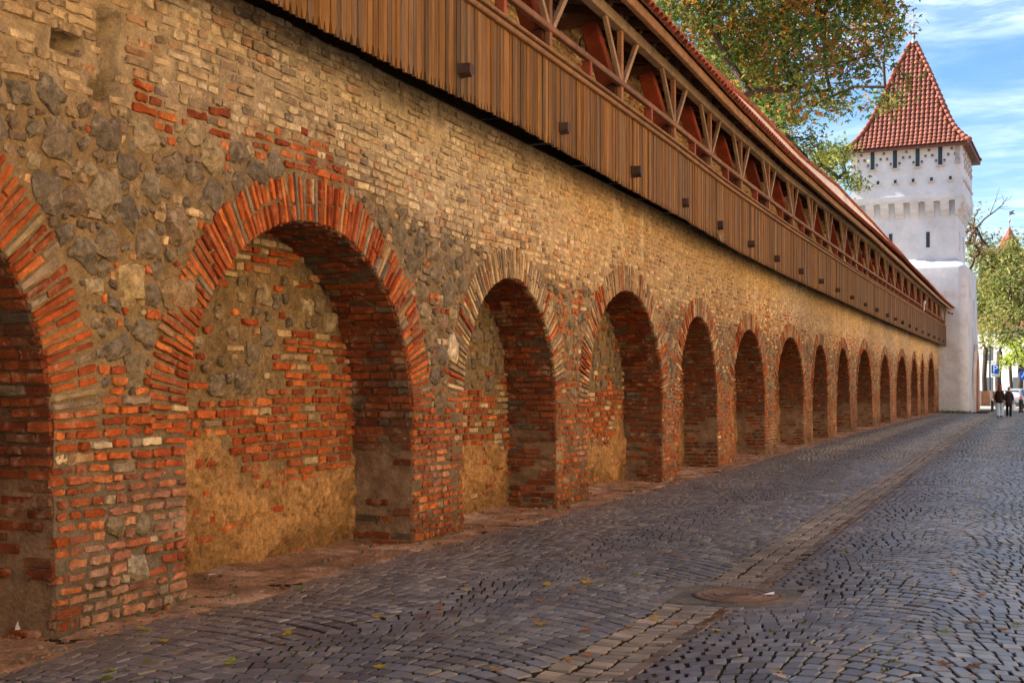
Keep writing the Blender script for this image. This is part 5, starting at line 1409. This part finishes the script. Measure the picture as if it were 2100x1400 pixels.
def cl(sc, det, ro, st, dist=0):
    mp = N.new('ShaderNodeMapping'); mp.inputs['Scale'].default_value = st; L.new(cb.outputs[0], mp.inputs[0])
    n = N.new('ShaderNodeTexNoise'); n.inputs['Scale'].default_value = sc; n.inputs['Detail'].default_value = det; n.inputs['Roughness'].default_value = ro; n.inputs['Distortion'].default_value = dist
    L.new(mp.outputs[0], n.inputs['Vector']); return n.outputs['Fac']
def mr(v, a, b, c, d):
    r = N.new('ShaderNodeMapRange'); r.interpolation_type = 'SMOOTHSTEP'
    for i, t in enumerate((a, b, c, d)): r.inputs[1+i].default_value = t
    L.new(v, r.inputs[0]); return r.outputs[0]
big = mr(cl(.75, 3, .5, (1, 1, 1)), .38, .66, 0, 1)
fine = mr(cl(5.5, 6, .62, (1.0, 1.7, 1), .4), .36, .70, 0, 1)
fac = math_('ADD', math_('MULTIPLY', big, math_('ADD', math_('MULTIPLY', fine, .75), .22)), .05)
fac = math_('MINIMUM', math_('MULTIPLY', fac, CLOUD), .92)
hs = N.new('ShaderNodeHueSaturation'); hs.inputs['Saturation'].default_value = 1.35; hs.inputs['Value'].default_value = .78; L.new(sky.outputs[0], hs.inputs['Color'])
mx = N.new('ShaderNodeMix'); mx.data_type = 'RGBA'; mx.inputs['B'].default_value = CLOUDC
L.new(fac, mx.inputs['Factor']); L.new(hs.outputs[0], mx.inputs['A']); L.new(mx.outputs['Result'], bgd.inputs['Color'])
bgd.inputs['Strength'].default_value = SKYS

cam = bpy.data.cameras.new('camera'); co = link(bpy.data.objects.new('camera', cam)); scene.camera = co
cam.sensor_width = 36; cam.lens = 36*2500/2100; cam.shift_y = (798-700)/2100; cam.clip_end = 4000; cam.clip_start = .05
co.location = (CAMX, 0, CAMH); co.rotation_euler = (PI/2, 0, YAW)
vs_ = scene.view_settings; vs_.view_transform = 'Standard'; vs_.look = 'None'; vs_.gamma = 1; vs_.use_curve_mapping = False; vs_.exposure = EXPO
scene.render.engine = 'CYCLES'
cy_ = scene.cycles; cy_.max_bounces = 8; cy_.diffuse_bounces = 4; cy_.glossy_bounces = 3; cy_.transmission_bounces = 4; cy_.use_denoising = True
cy_.caustics_reflective = False; cy_.caustics_refractive = False; cy_.sample_clamp_indirect = 4; cy_.use_adaptive_sampling = True
